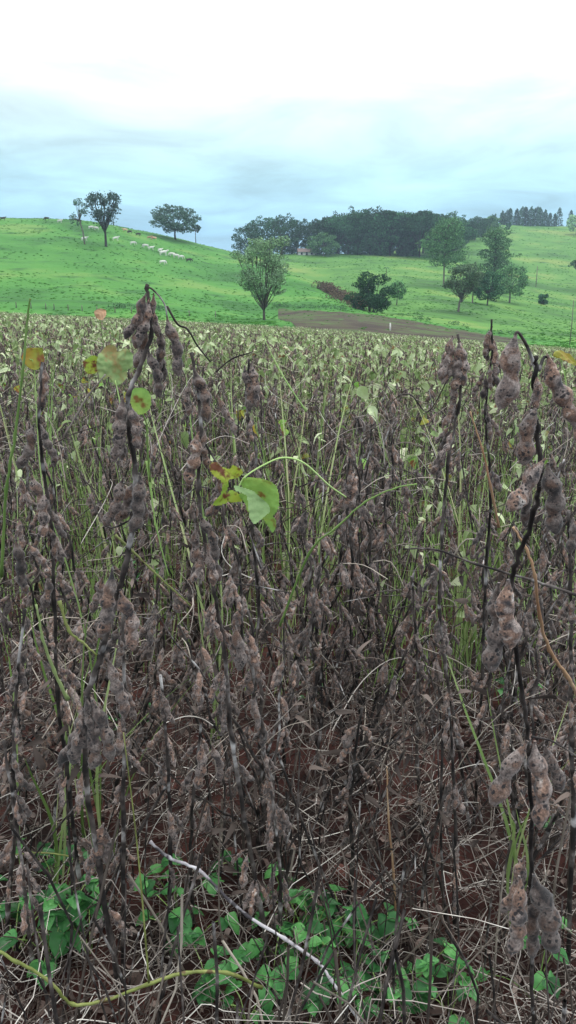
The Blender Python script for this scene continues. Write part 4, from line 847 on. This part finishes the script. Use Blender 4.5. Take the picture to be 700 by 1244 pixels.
M_LEAFO = mat('old_leaf', [(0.16, 0.26, 0.09), (0.25, 0.35, 0.14), (0.32, 0.38, 0.16)], scale=40, rough=0.7, transl=0.25, patch=(0.26, 0.20, 0.08), patch_scale=45, patch_lo=0.52, patch_hi=0.66, bump=0.6, bump_scale=200, rvar=0.05)
M_LEAFB = mat('leaf_underside', [(0.22, 0.36, 0.13), (0.33, 0.48, 0.21)], scale=30, rough=0.6, transl=0.2, bump=1.0, bump_scale=130, rvar=0.05)
M_LEAFR = mat('blotched_leaf', [(0.20, 0.38, 0.06), (0.32, 0.42, 0.05), (0.40, 0.42, 0.06)], scale=30, rough=0.6, transl=0.25, patch=(0.16, 0.06, 0.03), patch_scale=90, patch_lo=0.50, patch_hi=0.60, bump=0.5, bump_scale=200, rvar=0.05)
M_LEAFF = mat('fresh_leaf', [(0.20, 0.38, 0.09), (0.26, 0.45, 0.10), (0.36, 0.48, 0.10)], scale=22, rough=0.6, transl=0.25, patch=(0.20, 0.11, 0.03), patch_scale=60, patch_lo=0.54, patch_hi=0.66, bump=1.0, bump_scale=130, rvar=0.05)
def big_leaf(base_px, shapes, label, stalkpx):
    o = leaf_thing('leafy_stalk', stalkpx, [], label, 'leaf'); b = P(*stalkpx[0])
    for i, (ol, Y, mt, ruf, tl) in enumerate(shapes):
        me, c0 = leaf_shape(ol, Y, mt, ruf, tl, seed=i * 3.3 + len(ol)); link('leaf', me, o, loc=c0 - b)
big_leaf(None, [(Z8([(125, 120), (160, 105), (190, 140), (240, 160), (265, 135), (310, 165), (320, 190), (290, 215), (240, 220), (235, 260), (225, 300), (240, 340), (200, 365), (150, 360), (160, 330), (185, 310), (200, 270), (190, 220), (150, 190), (125, 150)]), .85, M_LEAFR, .012, (.5, .2)),
    (Z8([(330, 198), (400, 185), (450, 195), (500, 215), (530, 250), (545, 290), (548, 340), (530, 400), (510, 430), (530, 470), (520, 530), (500, 545), (465, 500), (450, 470), (400, 460), (350, 420), (340, 380), (300, 330), (320, 300), (330, 280), (310, 240)]), .84, M_LEAFF, .012, (-.4, -.3)),
    (Z8([(270, 250), (300, 255), (350, 270), (400, 290), (440, 330), (480, 370), (495, 400), (460, 430), (400, 465), (370, 430), (360, 370), (350, 310), (310, 290), (280, 280)]), .826, M_LEAFB, .007, (.2, .4)),
    (Z8([(225, 300), (250, 280), (300, 300), (330, 340), (300, 350), (240, 345)]), .85, M_LEAFR, .004, (.3, .2))],
    'torn yellow-green leaf with brown blotches and curled pale lobe at centre left', [(420, 604, .95), (400, 590, .9), (370, 563, .87), (345, 556, .86), (322, 564, .85), (298, 579, .84), (290, 592, .84)])
big_leaf(None, [([(158, 478), (165, 471), (174, 472), (181, 479), (183, 490), (180, 499), (172, 503), (162, 500), (157, 490)], .91, M_LEAFF, .005, (.3, .2))], 'round green leaf right behind the tall left plant', [(182, 585, .95), (179, 540, .93), (178, 515, .92), (172, 500, .91)])
big_leaf(None, [([(120, 430), (128, 420), (137, 421), (141, 428), (150, 424), (157, 432), (158, 446), (152, 451), (151, 462), (141, 468), (132, 458), (127, 461), (119, 448)], 1.2, M_LEAFO, .012, (.6, .3)), ([(100, 440), (112, 432), (122, 440), (118, 452), (106, 454)], 1.21, M_LEAFR, .006, (.4, .3))], 'broad pale green leaf just left of the tall pod bunch', [(150, 520, 1.2), (146, 490, 1.2), (140, 462, 1.2)])
leaf_thing('leafy_stalk', [(60, 640, 1.5), (48, 560, 1.5), (42, 450, 1.5), (36, 436, 1.5)], [(34, 446, 1.5, .045, .04, (1.3, -0.9, 0.2), 0.1, M_LEAFY, 14)], 'upright yellow-green leaf high in the far left of the field', 'leaf')
leaf_thing('leafy_stalk', [(130, 470, 2.2), (126, 420, 2.2), (122, 392, 2.2), (122, 386, 2.2)], [(117, 386, 2.2, .036, .03, (1.4, -0.7, 0.3), 0.4, M_TAN, 15)], 'orange dead leaf standing above the field edge', 'leaf')
leaf_thing('leafy_stalk', [(470, 560, 1.9), (462, 530, 1.9), (455, 500, 1.9)], [(446, 498, 1.9, .05, .032, (0.8, 0.3, 0.1), 0.9, M_LEAFP, 18), (436, 470, 1.95, .04, .026, (1.3, 0.9, -0.4), 0.8, M_LEAFP, 19)], 'pair of pale green leaves in the middle of the field', 'leaf')
leaf_thing('leafy_stalk', [(690, 480, 1.6), (685, 450, 1.6), (680, 436, 1.6)], [(672, 432, 1.6, .06, .03, (0.6, 0.1, 0.1), 0.3, M_LEAFY, 20)], 'yellow curled leaf at the right edge above the closest plant', 'leaf')

# ---------------------------------------------------------------- stalks, vines, twigs that read one by one
def stalk(name, px, rad, m_, label, cat='stalk', n=8, taper=0.5, kids=()):
    pts = [P(*s) for s in px]; base = pts[-1].copy(); m = MB(); q = spline([p - base for p in pts], 7)
    rj = random.Random(len(label)); q = [p + Vector((rj.gauss(0, 1), rj.gauss(0, 1), rj.gauss(0, 1))) * rad * 0.15 for p in q]; m.tube(q, [rad * (taper + (1 - taper) * i / len(q)) * (1.35 if i % 7 == 0 else rj.uniform(0.85, 1.1)) for i in range(len(q))], n)
    for kd in kids:
        q = spline([P(*s) - base for s in kd], 5); m.tube(q, [rad * 0.6 * (1 - 0.5 * i / len(q)) for i in range(len(q))], n)
    o = link(name, m.mesh(name, [m_]), loc=base); return tag(o, label, cat)
def gnd(u, v):
    """point on the field at a pixel"""
    Y = 0.5
    while Y < 50:
        p = P(u, v, Y)
        if p.z <= soil_z(p.x, Y): return Y
        Y += 0.01
    return Y
stalk('green_stalk', [(37, 362, 1.05), (32, 400, 1.05), (28, 450, 1.05), (18, 530, 1.06), (8, 595, 1.07), (2, 700, 1.1)], 0.0024, M_GSTEM, 'tall pale green grass stalk rising above the field at left')
stalk('green_stalk', [(506, 588, .95), (480, 593, .95), (444, 610, .96), (410, 640, .97), (376, 672, 1.0), (340, 760, 1.05)], 0.0016, M_GSTEM, 'long green stalk arching to the right across the centre')
stalk('green_stalk', [(205, 700, .93), (190, 640, .95), (184, 600, .96), (178, 560, .97)], 0.0014, M_GSTEM, 'thin green stalk beside the tall left plant')
stalk('green_stalk', [(318, 405, 1.6), (340, 450, 1.5), (372, 500, 1.4)], 0.0016, M_GSTEM, 'pale green stalk slanting down to the right near the field edge')
stalk('green_stalk', [(232, 736, .9), (210, 716, .9), (182, 690, .9), (160, 668, .9), (140, 650, .91)], 0.0018, M_VINE, 'yellow-green bent stalk left of the second plant')
stalk('green_stalk', [(118, 796, .9), (100, 780, .9), (84, 766, .9), (72, 730, .91)], 0.0022, M_VINE, 'short thick yellow-green stalk joining the tall left plant')
stalk('green_stalk', [(44, 735, .92), (52, 775, .92), (66, 815, .93), (82, 850, .94)], 0.0026, M_BLADE, 'thick green blade-like stalk at the left edge')
stalk('green_vine', [(-20, 1146, .8), (20, 1168, .8), (60, 1192, .81), (88, 1220, .82), (130, 1214, .83), (180, 1196, .84), (225, 1182, .85), (275, 1182, .87), (318, 1200, .9)], 0.0023, M_VINE, 'yellow-green vine running along the bottom left of the photo', 'vine', taper=0.85,
      kids=[[(181, 1194, .84), (176, 1130, .85), (170, 1060, .86), (162, 985, .88), (150, 890, .9)]])
stalk('pale_twig', [(182, 1022, 1.06), (205, 1042, 1.05), (240, 1056, 1.04), (265, 1080, 1.02), (300, 1112, 1.00), (345, 1140, 0.98), (385, 1168, 0.96), (402, 1190, 0.94), (440, 1244, 0.92)], 0.0023, M_PALE, 'bleached white twig lying diagonally at the lower left', 'twig', taper=1.1)
stalk('pale_straw', [(287, 998, 1.2), (296, 1010, 1.18)], 0.001, M_STRAW, 'tiny pale straw bit beside the white twig', 'straw')
stalk('pale_straw', [(458, 972, 1.25), (430, 1010, 1.2), (395, 1060, 1.15), (345, 1100, 1.1), (322, 1122, 1.08)], 0.0013, M_STRAW, 'long pale straw slanting down left above the clover leaves', 'straw')
stalk('pale_straw', [(494, 1000, 1.08), (497, 1070, 1.06), (502, 1140, 1.04), (500, 1200, 1.02), (494, 1250, 1.0)], 0.0016, M_STRAW, 'upright bleached straw right of the tan stalk', 'straw')
stalk('tan_stalk', [(470, 932, 1.12), (472, 990, 1.12), (478, 1060, 1.13), (482, 1140, 1.14)], 0.0022, M_TAN, 'dry tan stalk standing upright at the bottom centre')
stalk('tan_stalk', [(624, 640, .62), (640, 668, .62), (650, 700, .62), (656, 750, .64), (668, 790, .66), (690, 822, .68), (704, 850, .7)], 0.0019, M_TAN, 'orange dried stalk bending down right of the closest plant')
stalk('tan_stalk', [(571, 500, .8), (586, 545, .8), (596, 590, .8), (606, 640, .82)], 0.0014, M_TAN, 'thin orange stalk left of the closest plant')
stalk('dead_twig', [(490, 667, .9), (530, 668, .9), (580, 686, .9), (650, 706, .88), (704, 724, .86)], 0.0019, M_STEM, 'dark dead twig running to the right edge', 'twig')
stalk('dead_twig', [(545, 460, .9), (520, 500, 1.0), (500, 480, 1.0), (484, 480, 1.0)], 0.0012, M_STEM, 'small dark hooked twig left of the upright pod bunch', 'twig')
stalk('pale_straw', [(0, 1040, 1.1), (50, 1036, 1.1), (86, 1040, 1.1)], 0.0016, M_VINE, 'yellowish straw lying level at the left edge', 'straw')
stalk('pale_straw', [(128, 455, 1.0), (108, 480, 1.0), (78, 530, 1.0)], 0.0015, M_STRAW, 'yellow straw slanting down left of the tall plant', 'straw')
# a reddish flat clod and a few stones
def clod(u, v, s, label, m_=M_CLOD, flat=0.45, seed=0):
    Y = gnd(u, v); p = P(u, v, Y); bm = bmesh.new(); bmesh.ops.create_icosphere(bm, subdivisions=3, radius=s)
    for q in bm.verts:
        k = 1 + 0.35 * noise.noise(q.co * (1.4 / s) + Vector((seed, 0, 0))) + 0.12 * noise.noise(q.co * (5 / s)); q.co *= k; q.co.z *= flat
    me = bpy.data.meshes.new('soil_clod'); bm.to_mesh(me); bm.free(); me.materials.append(m_); me.polygons.foreach_set('use_smooth', [True] * len(me.polygons))
    o = link('soil_clod', me, loc=p + Vector((0, 0, s * flat * 0.4))); tag(o, label, 'soil clod')
clod(212, 956, 0.034, 'flat reddish soil clod lying in the open gap at left', seed=3, flat=0.3)
clod(414, 1062, 0.016, 'small tan clod above the clover leaves', seed=5, flat=0.8)
clod(285, 1040, 0.020, 'reddish clod behind the white twig', seed=7); clod(398, 1165, 0.016, 'pale clod among the clover leaves at the bottom', seed=8); clod(360, 900, 0.02, 'reddish clod in the middle gap between rows', seed=9)

# ---------------------------------------------------------------- broadleaf weeds at the foot of the plants
WL = []
for i in range(5):
    m = MB(); m.merge(leaflet(0.029, 0.022 + 0.002 * i, 0.15 + 0.12 * i, random.Random(50 + i), 9, 4), Matrix.Identity(4)); WL.append(m.mesh('leaf', [M_WEED]))
def weed(u, v, n_, label, sc=1.0, seed=0, hgt=0.085):
    r_ = random.Random(seed); Y = gnd(u, v); p = P(u, v, Y); o = empty('broadleaf_weed', p); m = MB(); tips = []
    for i in range(n_):
        a = r_.uniform(0, 6.28); l_ = hgt * r_.uniform(0.3, 1.1) * sc; e = Vector((math.cos(a) * l_ * 0.7, math.sin(a) * l_ * 0.7, hgt * sc * r_.uniform(0.3, 1.0)))
        m.tube(spline([Vector((0, 0, -0.005)), e * 0.5 + Vector((0, 0, 0.012)), e], 3), 0.0009, 4); tips.append((e, a))
    link('stem', m.mesh('stem', [M_GSTEM]), o)
    for e, a in tips:
        for s in range(r_.choice((2, 3))):
            lf = link('leaf', r_.choice(WL), o, loc=e); lf.rotation_euler = (r_.uniform(-.35, .35), r_.uniform(-0.3, 0.35), a + (s - 1) * 1.5 + r_.uniform(-.3, .3)); k_ = sc * r_.uniform(0.5, 1.0); lf.scale = (k_, k_, k_)
    tag(o, label, 'weed', 'broadleaf weeds under the soybeans')
WE = [(60, 1165, 10, 'broadleaf weed at the lower left, its largest leafy bunch', 1.3), (18, 1160, 8, 'broadleaf weed touching the left edge near the bottom', 1.3), (75, 1100, 7, 'broadleaf weed above the lower left bunch', 1.1), (110, 1165, 7, 'broadleaf weed between the left bunch and the dark stem', 1.2), (60, 1060, 5, 'small broadleaf weed highest of the lower left bunch', 1.0),
      (235, 1150, 8, 'broadleaf weed under the white twig', 1.2), (215, 1110, 6, 'broadleaf weed left of and above the white twig', 1.1), (290, 1060, 4, 'small two-leaved weed right above the white twig', .8), (258, 1215, 7, 'broadleaf weed beside the vine end at the bottom', 1.1),
      (350, 1120, 8, 'broadleaf weed at the left of the bottom clover patch', 1.05), (375, 1160, 9, 'broadleaf weed in the middle of the bottom clover patch', 1.1), (420, 1150, 8, 'broadleaf weed right of the clover patch middle', 1.05), (455, 1160, 7, 'broadleaf weed next to the tan stalk foot', 1.0),
      (330, 1200, 8, 'broadleaf weed on the bottom edge, left of the twig end', 1.05), (380, 1225, 8, 'broadleaf weed on the bottom edge beside the twig end', 1.05), (430, 1215, 8, 'broadleaf weed on the bottom edge right of the twig end', 1.05), (505, 1210, 7, 'broadleaf weed in the bottom right patch with round leaves', 1.1), (545, 1238, 7, 'broadleaf weed on the bottom edge at right centre', 1.05), (470, 1244, 7, 'broadleaf weed on the bottom edge beneath the pale straw', 1.0),
      (155, 900, 6, 'small bright weed behind the tall left plant foot', 1.0), (385, 860, 4, 'tiny weed in the middle gap', .9), (650, 1215, 5, 'broadleaf weed at the foot of the closest plant', 1.2), (185, 715, 6, 'weed low between rows left of centre', 1.3), (620, 860, 6, 'weed behind the closest plant', 1.3), (300, 1244, 7, 'broadleaf weed at the bottom edge under the vine end', 1.0), (690, 1010, 4, 'weed at the right edge low down', 1.0), (350, 1170, 8, 'broadleaf weed below the long slanting straw', 1.0), (405, 1190, 7, 'broadleaf weed between the pale clod and the tan stalk', 1.0)]
for i, (u, v, n_, lb, sc) in enumerate(WE): weed(u, v, n_, lb, sc, 70 + i)

# ---------------------------------------------------------------- green grass tufts between the rows
BL = []
for i in range(5):
    m = MB(); L_ = 0.40 + 0.05 * i; dr = 0.04 + 0.09 * i; pts = [Vector((dr * L_ * t * t, 0.02 * math.sin(4 * t + i), L_ * (t - 0.25 * dr * t * t))) for t in [k / 8 for k in range(9)]]
    w_ = [0.0016, 0.0024, 0.003, 0.003, 0.0028, 0.0024, 0.002, 0.0013, 0.0003]
    m.add([v_ for p, ww in zip(pts, w_) for v_ in (p + Vector((0, ww, 0.0006)), p, p + Vector((0, -ww, 0.0006)))], [(k * 3 + j, k * 3 + j + 1, k * 3 + j + 4, k * 3 + j + 3) for k in range(8) for j in range(2)])
    BL.append(m.mesh('blade', [M_BLADE]))
def tuft(u, v, Y, n_, label, sc=1.0, seed=0, group=None):
    r_ = random.Random(seed); p = P(u, v, Y); z = soil_z(p.x, Y); o = empty('grass_tuft', (p.x, Y, z))
    for i in range(n_):
        b = link('blade', r_.choice(BL), o, loc=(r_.gauss(0, .012), r_.gauss(0, .012), 0)); b.rotation_euler = (r_.gauss(0, .09), r_.gauss(0, .09), r_.uniform(0, 6.28)); k_ = sc * r_.uniform(0.7, 1.3); b.scale = (1, 1, k_)
    tag(o, label, 'grass', group)
tuft(86, 600, 1.25, 7, 'green grass tuft behind the leftmost pods', 1.3, 1); tuft(14, 660, 1.15, 6, 'bright green grass tuft at the left edge', 1.0, 2)
tuft(672, 560, 1.15, 3, 'green grass tuft behind the closest plant at right', 1.0, 3); tuft(250, 480, 1.7, 6, 'pale green grass tuft behind the second plant', 1.4, 4)
tuft(340, 470, 2.0, 7, 'grass tuft near the slanting green stalk', 1.4, 5); tuft(640, 900, 1.2, 4, 'short grass tuft low behind the closest plant', .7, 6); tuft(385, 500, 2.2, 8, 'grass tuft in the centre of the field', 1.4, 7)
r_ = random.Random(91)
for i in range(44):
    Y = r_.uniform(1.9, 5.5); u = r_.uniform(0, 700); ln, side, k = near_label(P(u, 450, Y).x, Y, 1); tuft(u, 450, Y, r_.choice((4, 5, 6)), 'pale green grass tuft between the rows, %s to the %s %s' % (nth(k), side, ln), r_.uniform(1.1, 1.6), 200 + i, 'grass tufts between the rows')

# ---------------------------------------------------------------- litter: straw, petioles, husks (nobody could count it)
r_ = random.Random(17); m = MB()
def ground_spot(r_, y1=5.0, near=1.0):
    y = near * 0.72 + (y1 - 0.72) * r_.random() ** 1.7; x = r_.uniform(-0.45 * y - 0.1, 0.45 * y + 0.1); return x, y
for i in range(7500):
    x, y = ground_spot(r_); L_ = r_.uniform(0.03, 0.2) * (1 if r_.random() < 0.85 else 1.6); a = r_.uniform(0, 6.28); up = abs(r_.gauss(0, 0.22)) if r_.random() < 0.75 else r_.uniform(0.3, 1.3); z = soil_z(x, y) + r_.uniform(0.0, 0.02) + (r_.uniform(0, 0.10) if r_.random() < 0.25 else 0)
    d = Vector((math.cos(a), math.sin(a), up)).normalized(); b = Vector((x, y, z)); s = d.orthogonal() * L_ * r_.uniform(-0.25, 0.25)
    rad = r_.uniform(0.0005, 0.0013) * (1 if y < 2.5 else 1.3); e1 = Vector((r_.gauss(0, 1), r_.gauss(0, 1), abs(r_.gauss(0, .6)))) * L_ * 0.12; q = spline([b, b + d * L_ * 0.35 + s * 0.8, b + d * L_ * 0.7 + s * 0.7 + e1, b + d * L_], 2); m.tube(q, [rad * (1 - 0.08 * k_) for k_ in range(len(q))], 3, cap=False)
link('straw_litter', m.mesh('straw_litter', [M_STRAW]), kind='stuff')
m = MB()
for i in range(750):   # standing dead petioles and broken stems
    x, y = ground_spot(r_, 5.0); L_ = r_.uniform(0.08, 0.38); a = r_.uniform(0, 6.28); ln = abs(r_.gauss(0, 0.45)); z = soil_z(x, y)
    d = Vector((math.cos(a) * ln, math.sin(a) * ln, 1)).normalized(); b = Vector((x, y, z)); s = d.orthogonal() * L_ * r_.uniform(-0.12, 0.12); rad = r_.uniform(0.0008, 0.0024)
    m.tube(spline([b, b + d * L_ * 0.5 + s, b + d * L_], 2), rad, 4, r_.choice((0, 0, 1)), cap=False)
link('dead_stubble', m.mesh('dead_stubble', [M_STEM, M_TWIG]), kind='stuff')
m = MB()
for i in range(4200):
    x, y = ground_spot(r_, 5.0); M_ = Matrix.Translation((x, y, soil_z(x, y) + r_.uniform(0.002, 0.02))) @ Euler((r_.gauss(0, .5), r_.gauss(0, .5), r_.uniform(0, 6.28))).to_matrix().to_4x4()
    m.merge(leaflet(r_.uniform(0.010, 0.030), r_.uniform(0.005, 0.018), r_.uniform(0.2, 1.8), r_, 4, 1), M_)
link('leaf_litter', m.mesh('leaf_litter', [M_HUSK]), kind='stuff')
m = MB()
for i in range(1100):   # shrivelled black leaf rags caught on the plants
    x, y = ground_spot(r_, 5.0, 1.45); z = soil_z(x, y) + r_.uniform(0.03, 0.55); M_ = Matrix.Translation((x, y, z)) @ Euler((r_.uniform(0, 6), r_.uniform(0, 6), r_.uniform(0, 6.28))).to_matrix().to_4x4()
    m.merge(leaflet(r_.uniform(0.010, 0.024), r_.uniform(0.004, 0.010), r_.uniform(1.0, 2.2), r_, 6, 2), M_)
link('leaf_rags', m.mesh('leaf_rags', [M_RAG]), kind='stuff')

# dry petioles and thin side shoots tangled between the plants, and fine green shoots among them
r_ = random.Random(61); m = MB()
for i in range(5200):
    y = 1.15 + 7.5 * r_.random() ** 1.35; x = r_.uniform(-0.43 * y - 0.1, 0.43 * y + 0.1); L_ = r_.uniform(0.05, 0.26); a = r_.uniform(0, 6.28); up = r_.gauss(0.5, 0.7)
    z = z_field(x, y) + (r_.uniform(0.05, 0.72) if y > 1.6 else r_.uniform(0.02, 0.35)); d = Vector((math.cos(a), math.sin(a), up)).normalized(); b = Vector((x, y, z)); s1 = d.orthogonal() * L_ * r_.uniform(-0.3, 0.3)
    rad = r_.uniform(0.0005, 0.0012) * (1 + 0.12 * y); q = spline([b, b + d * L_ * 0.4 + s1 * 0.7, b + d * L_ * 0.75 + s1 * 0.8, b + d * L_], 2 if y > 2.5 else 4); m.tube(q, [rad * (1 - 0.5 * k_ / len(q)) for k_ in range(len(q))], 3, r_.choice((0, 0, 1, 1, 2, 2)), cap=False)
link('dry_petioles', m.mesh('dry_petioles', [M_TWIG, M_STRAW, M_STEM]), kind='stuff')
m = MB()
for i in range(4200):
    y = 2.0 + 9 * r_.random() ** 1.2; x = r_.uniform(-0.43 * y, 0.43 * y)
    if noise.noise(Vector((x * 0.9, y * 0.9, 3))) < r_.uniform(-0.25, 0.25): continue
    L_ = r_.uniform(0.25, 0.80); a = r_.uniform(0, 6.28); ln = abs(r_.gauss(0, 0.22)); d = Vector((math.cos(a) * ln, math.sin(a) * ln, 1)).normalized(); b = Vector((x, y, z_field(x, y))); s1 = Vector((math.cos(a + 1), math.sin(a + 1), 0)) * L_ * r_.uniform(-0.1, 0.1)
    rad = r_.uniform(0.0009, 0.0020); m.tube([b, b + d * L_ * 0.5 + s1, b + d * L_], [rad, rad * 0.9, rad * 0.3], 3, 0, cap=False)
    if r_.random() < 0.5: m.merge(leaflet(r_.uniform(0.02, 0.045), r_.uniform(0.012, 0.028), r_.uniform(0.3, 1.4), r_, 3, 1), Matrix.Translation(b + d * L_ * r_.uniform(0.7, 1)) @ Euler((r_.uniform(-1, 1), r_.uniform(-.4, 1.2), a)).to_matrix().to_4x4(), 1)
link('green_shoots', m.mesh('green_shoots', [M_GSTEM, M_LEAFP]), kind='stuff')

# ---------------------------------------------------------------- damp air over the valley: one closed box of thin haze
hz = bpy.data.materials.new('haze_air'); hz.use_nodes = True; t = hz.node_tree; t.nodes.remove(t.nodes['Principled BSDF'])
pv = t.nodes.new('ShaderNodeVolumePrincipled'); pv.inputs['Color'].default_value = (0.62, 0.82, 1.0, 1); pv.inputs['Density'].default_value = 0.00028; pv.inputs['Anisotropy'].default_value = 0.1
t.links.new(pv.outputs[0], t.nodes['Material Output'].inputs['Volume'])
zlo = min(v_[2] for v_ in vs_zall) - 1; m = MB(); box(m, (0, 1296, (zlo + 95) / 2), (7400, 2632, 95 - zlo)); ho = link('haze', m.mesh('haze', [hz], False), kind='stuff')
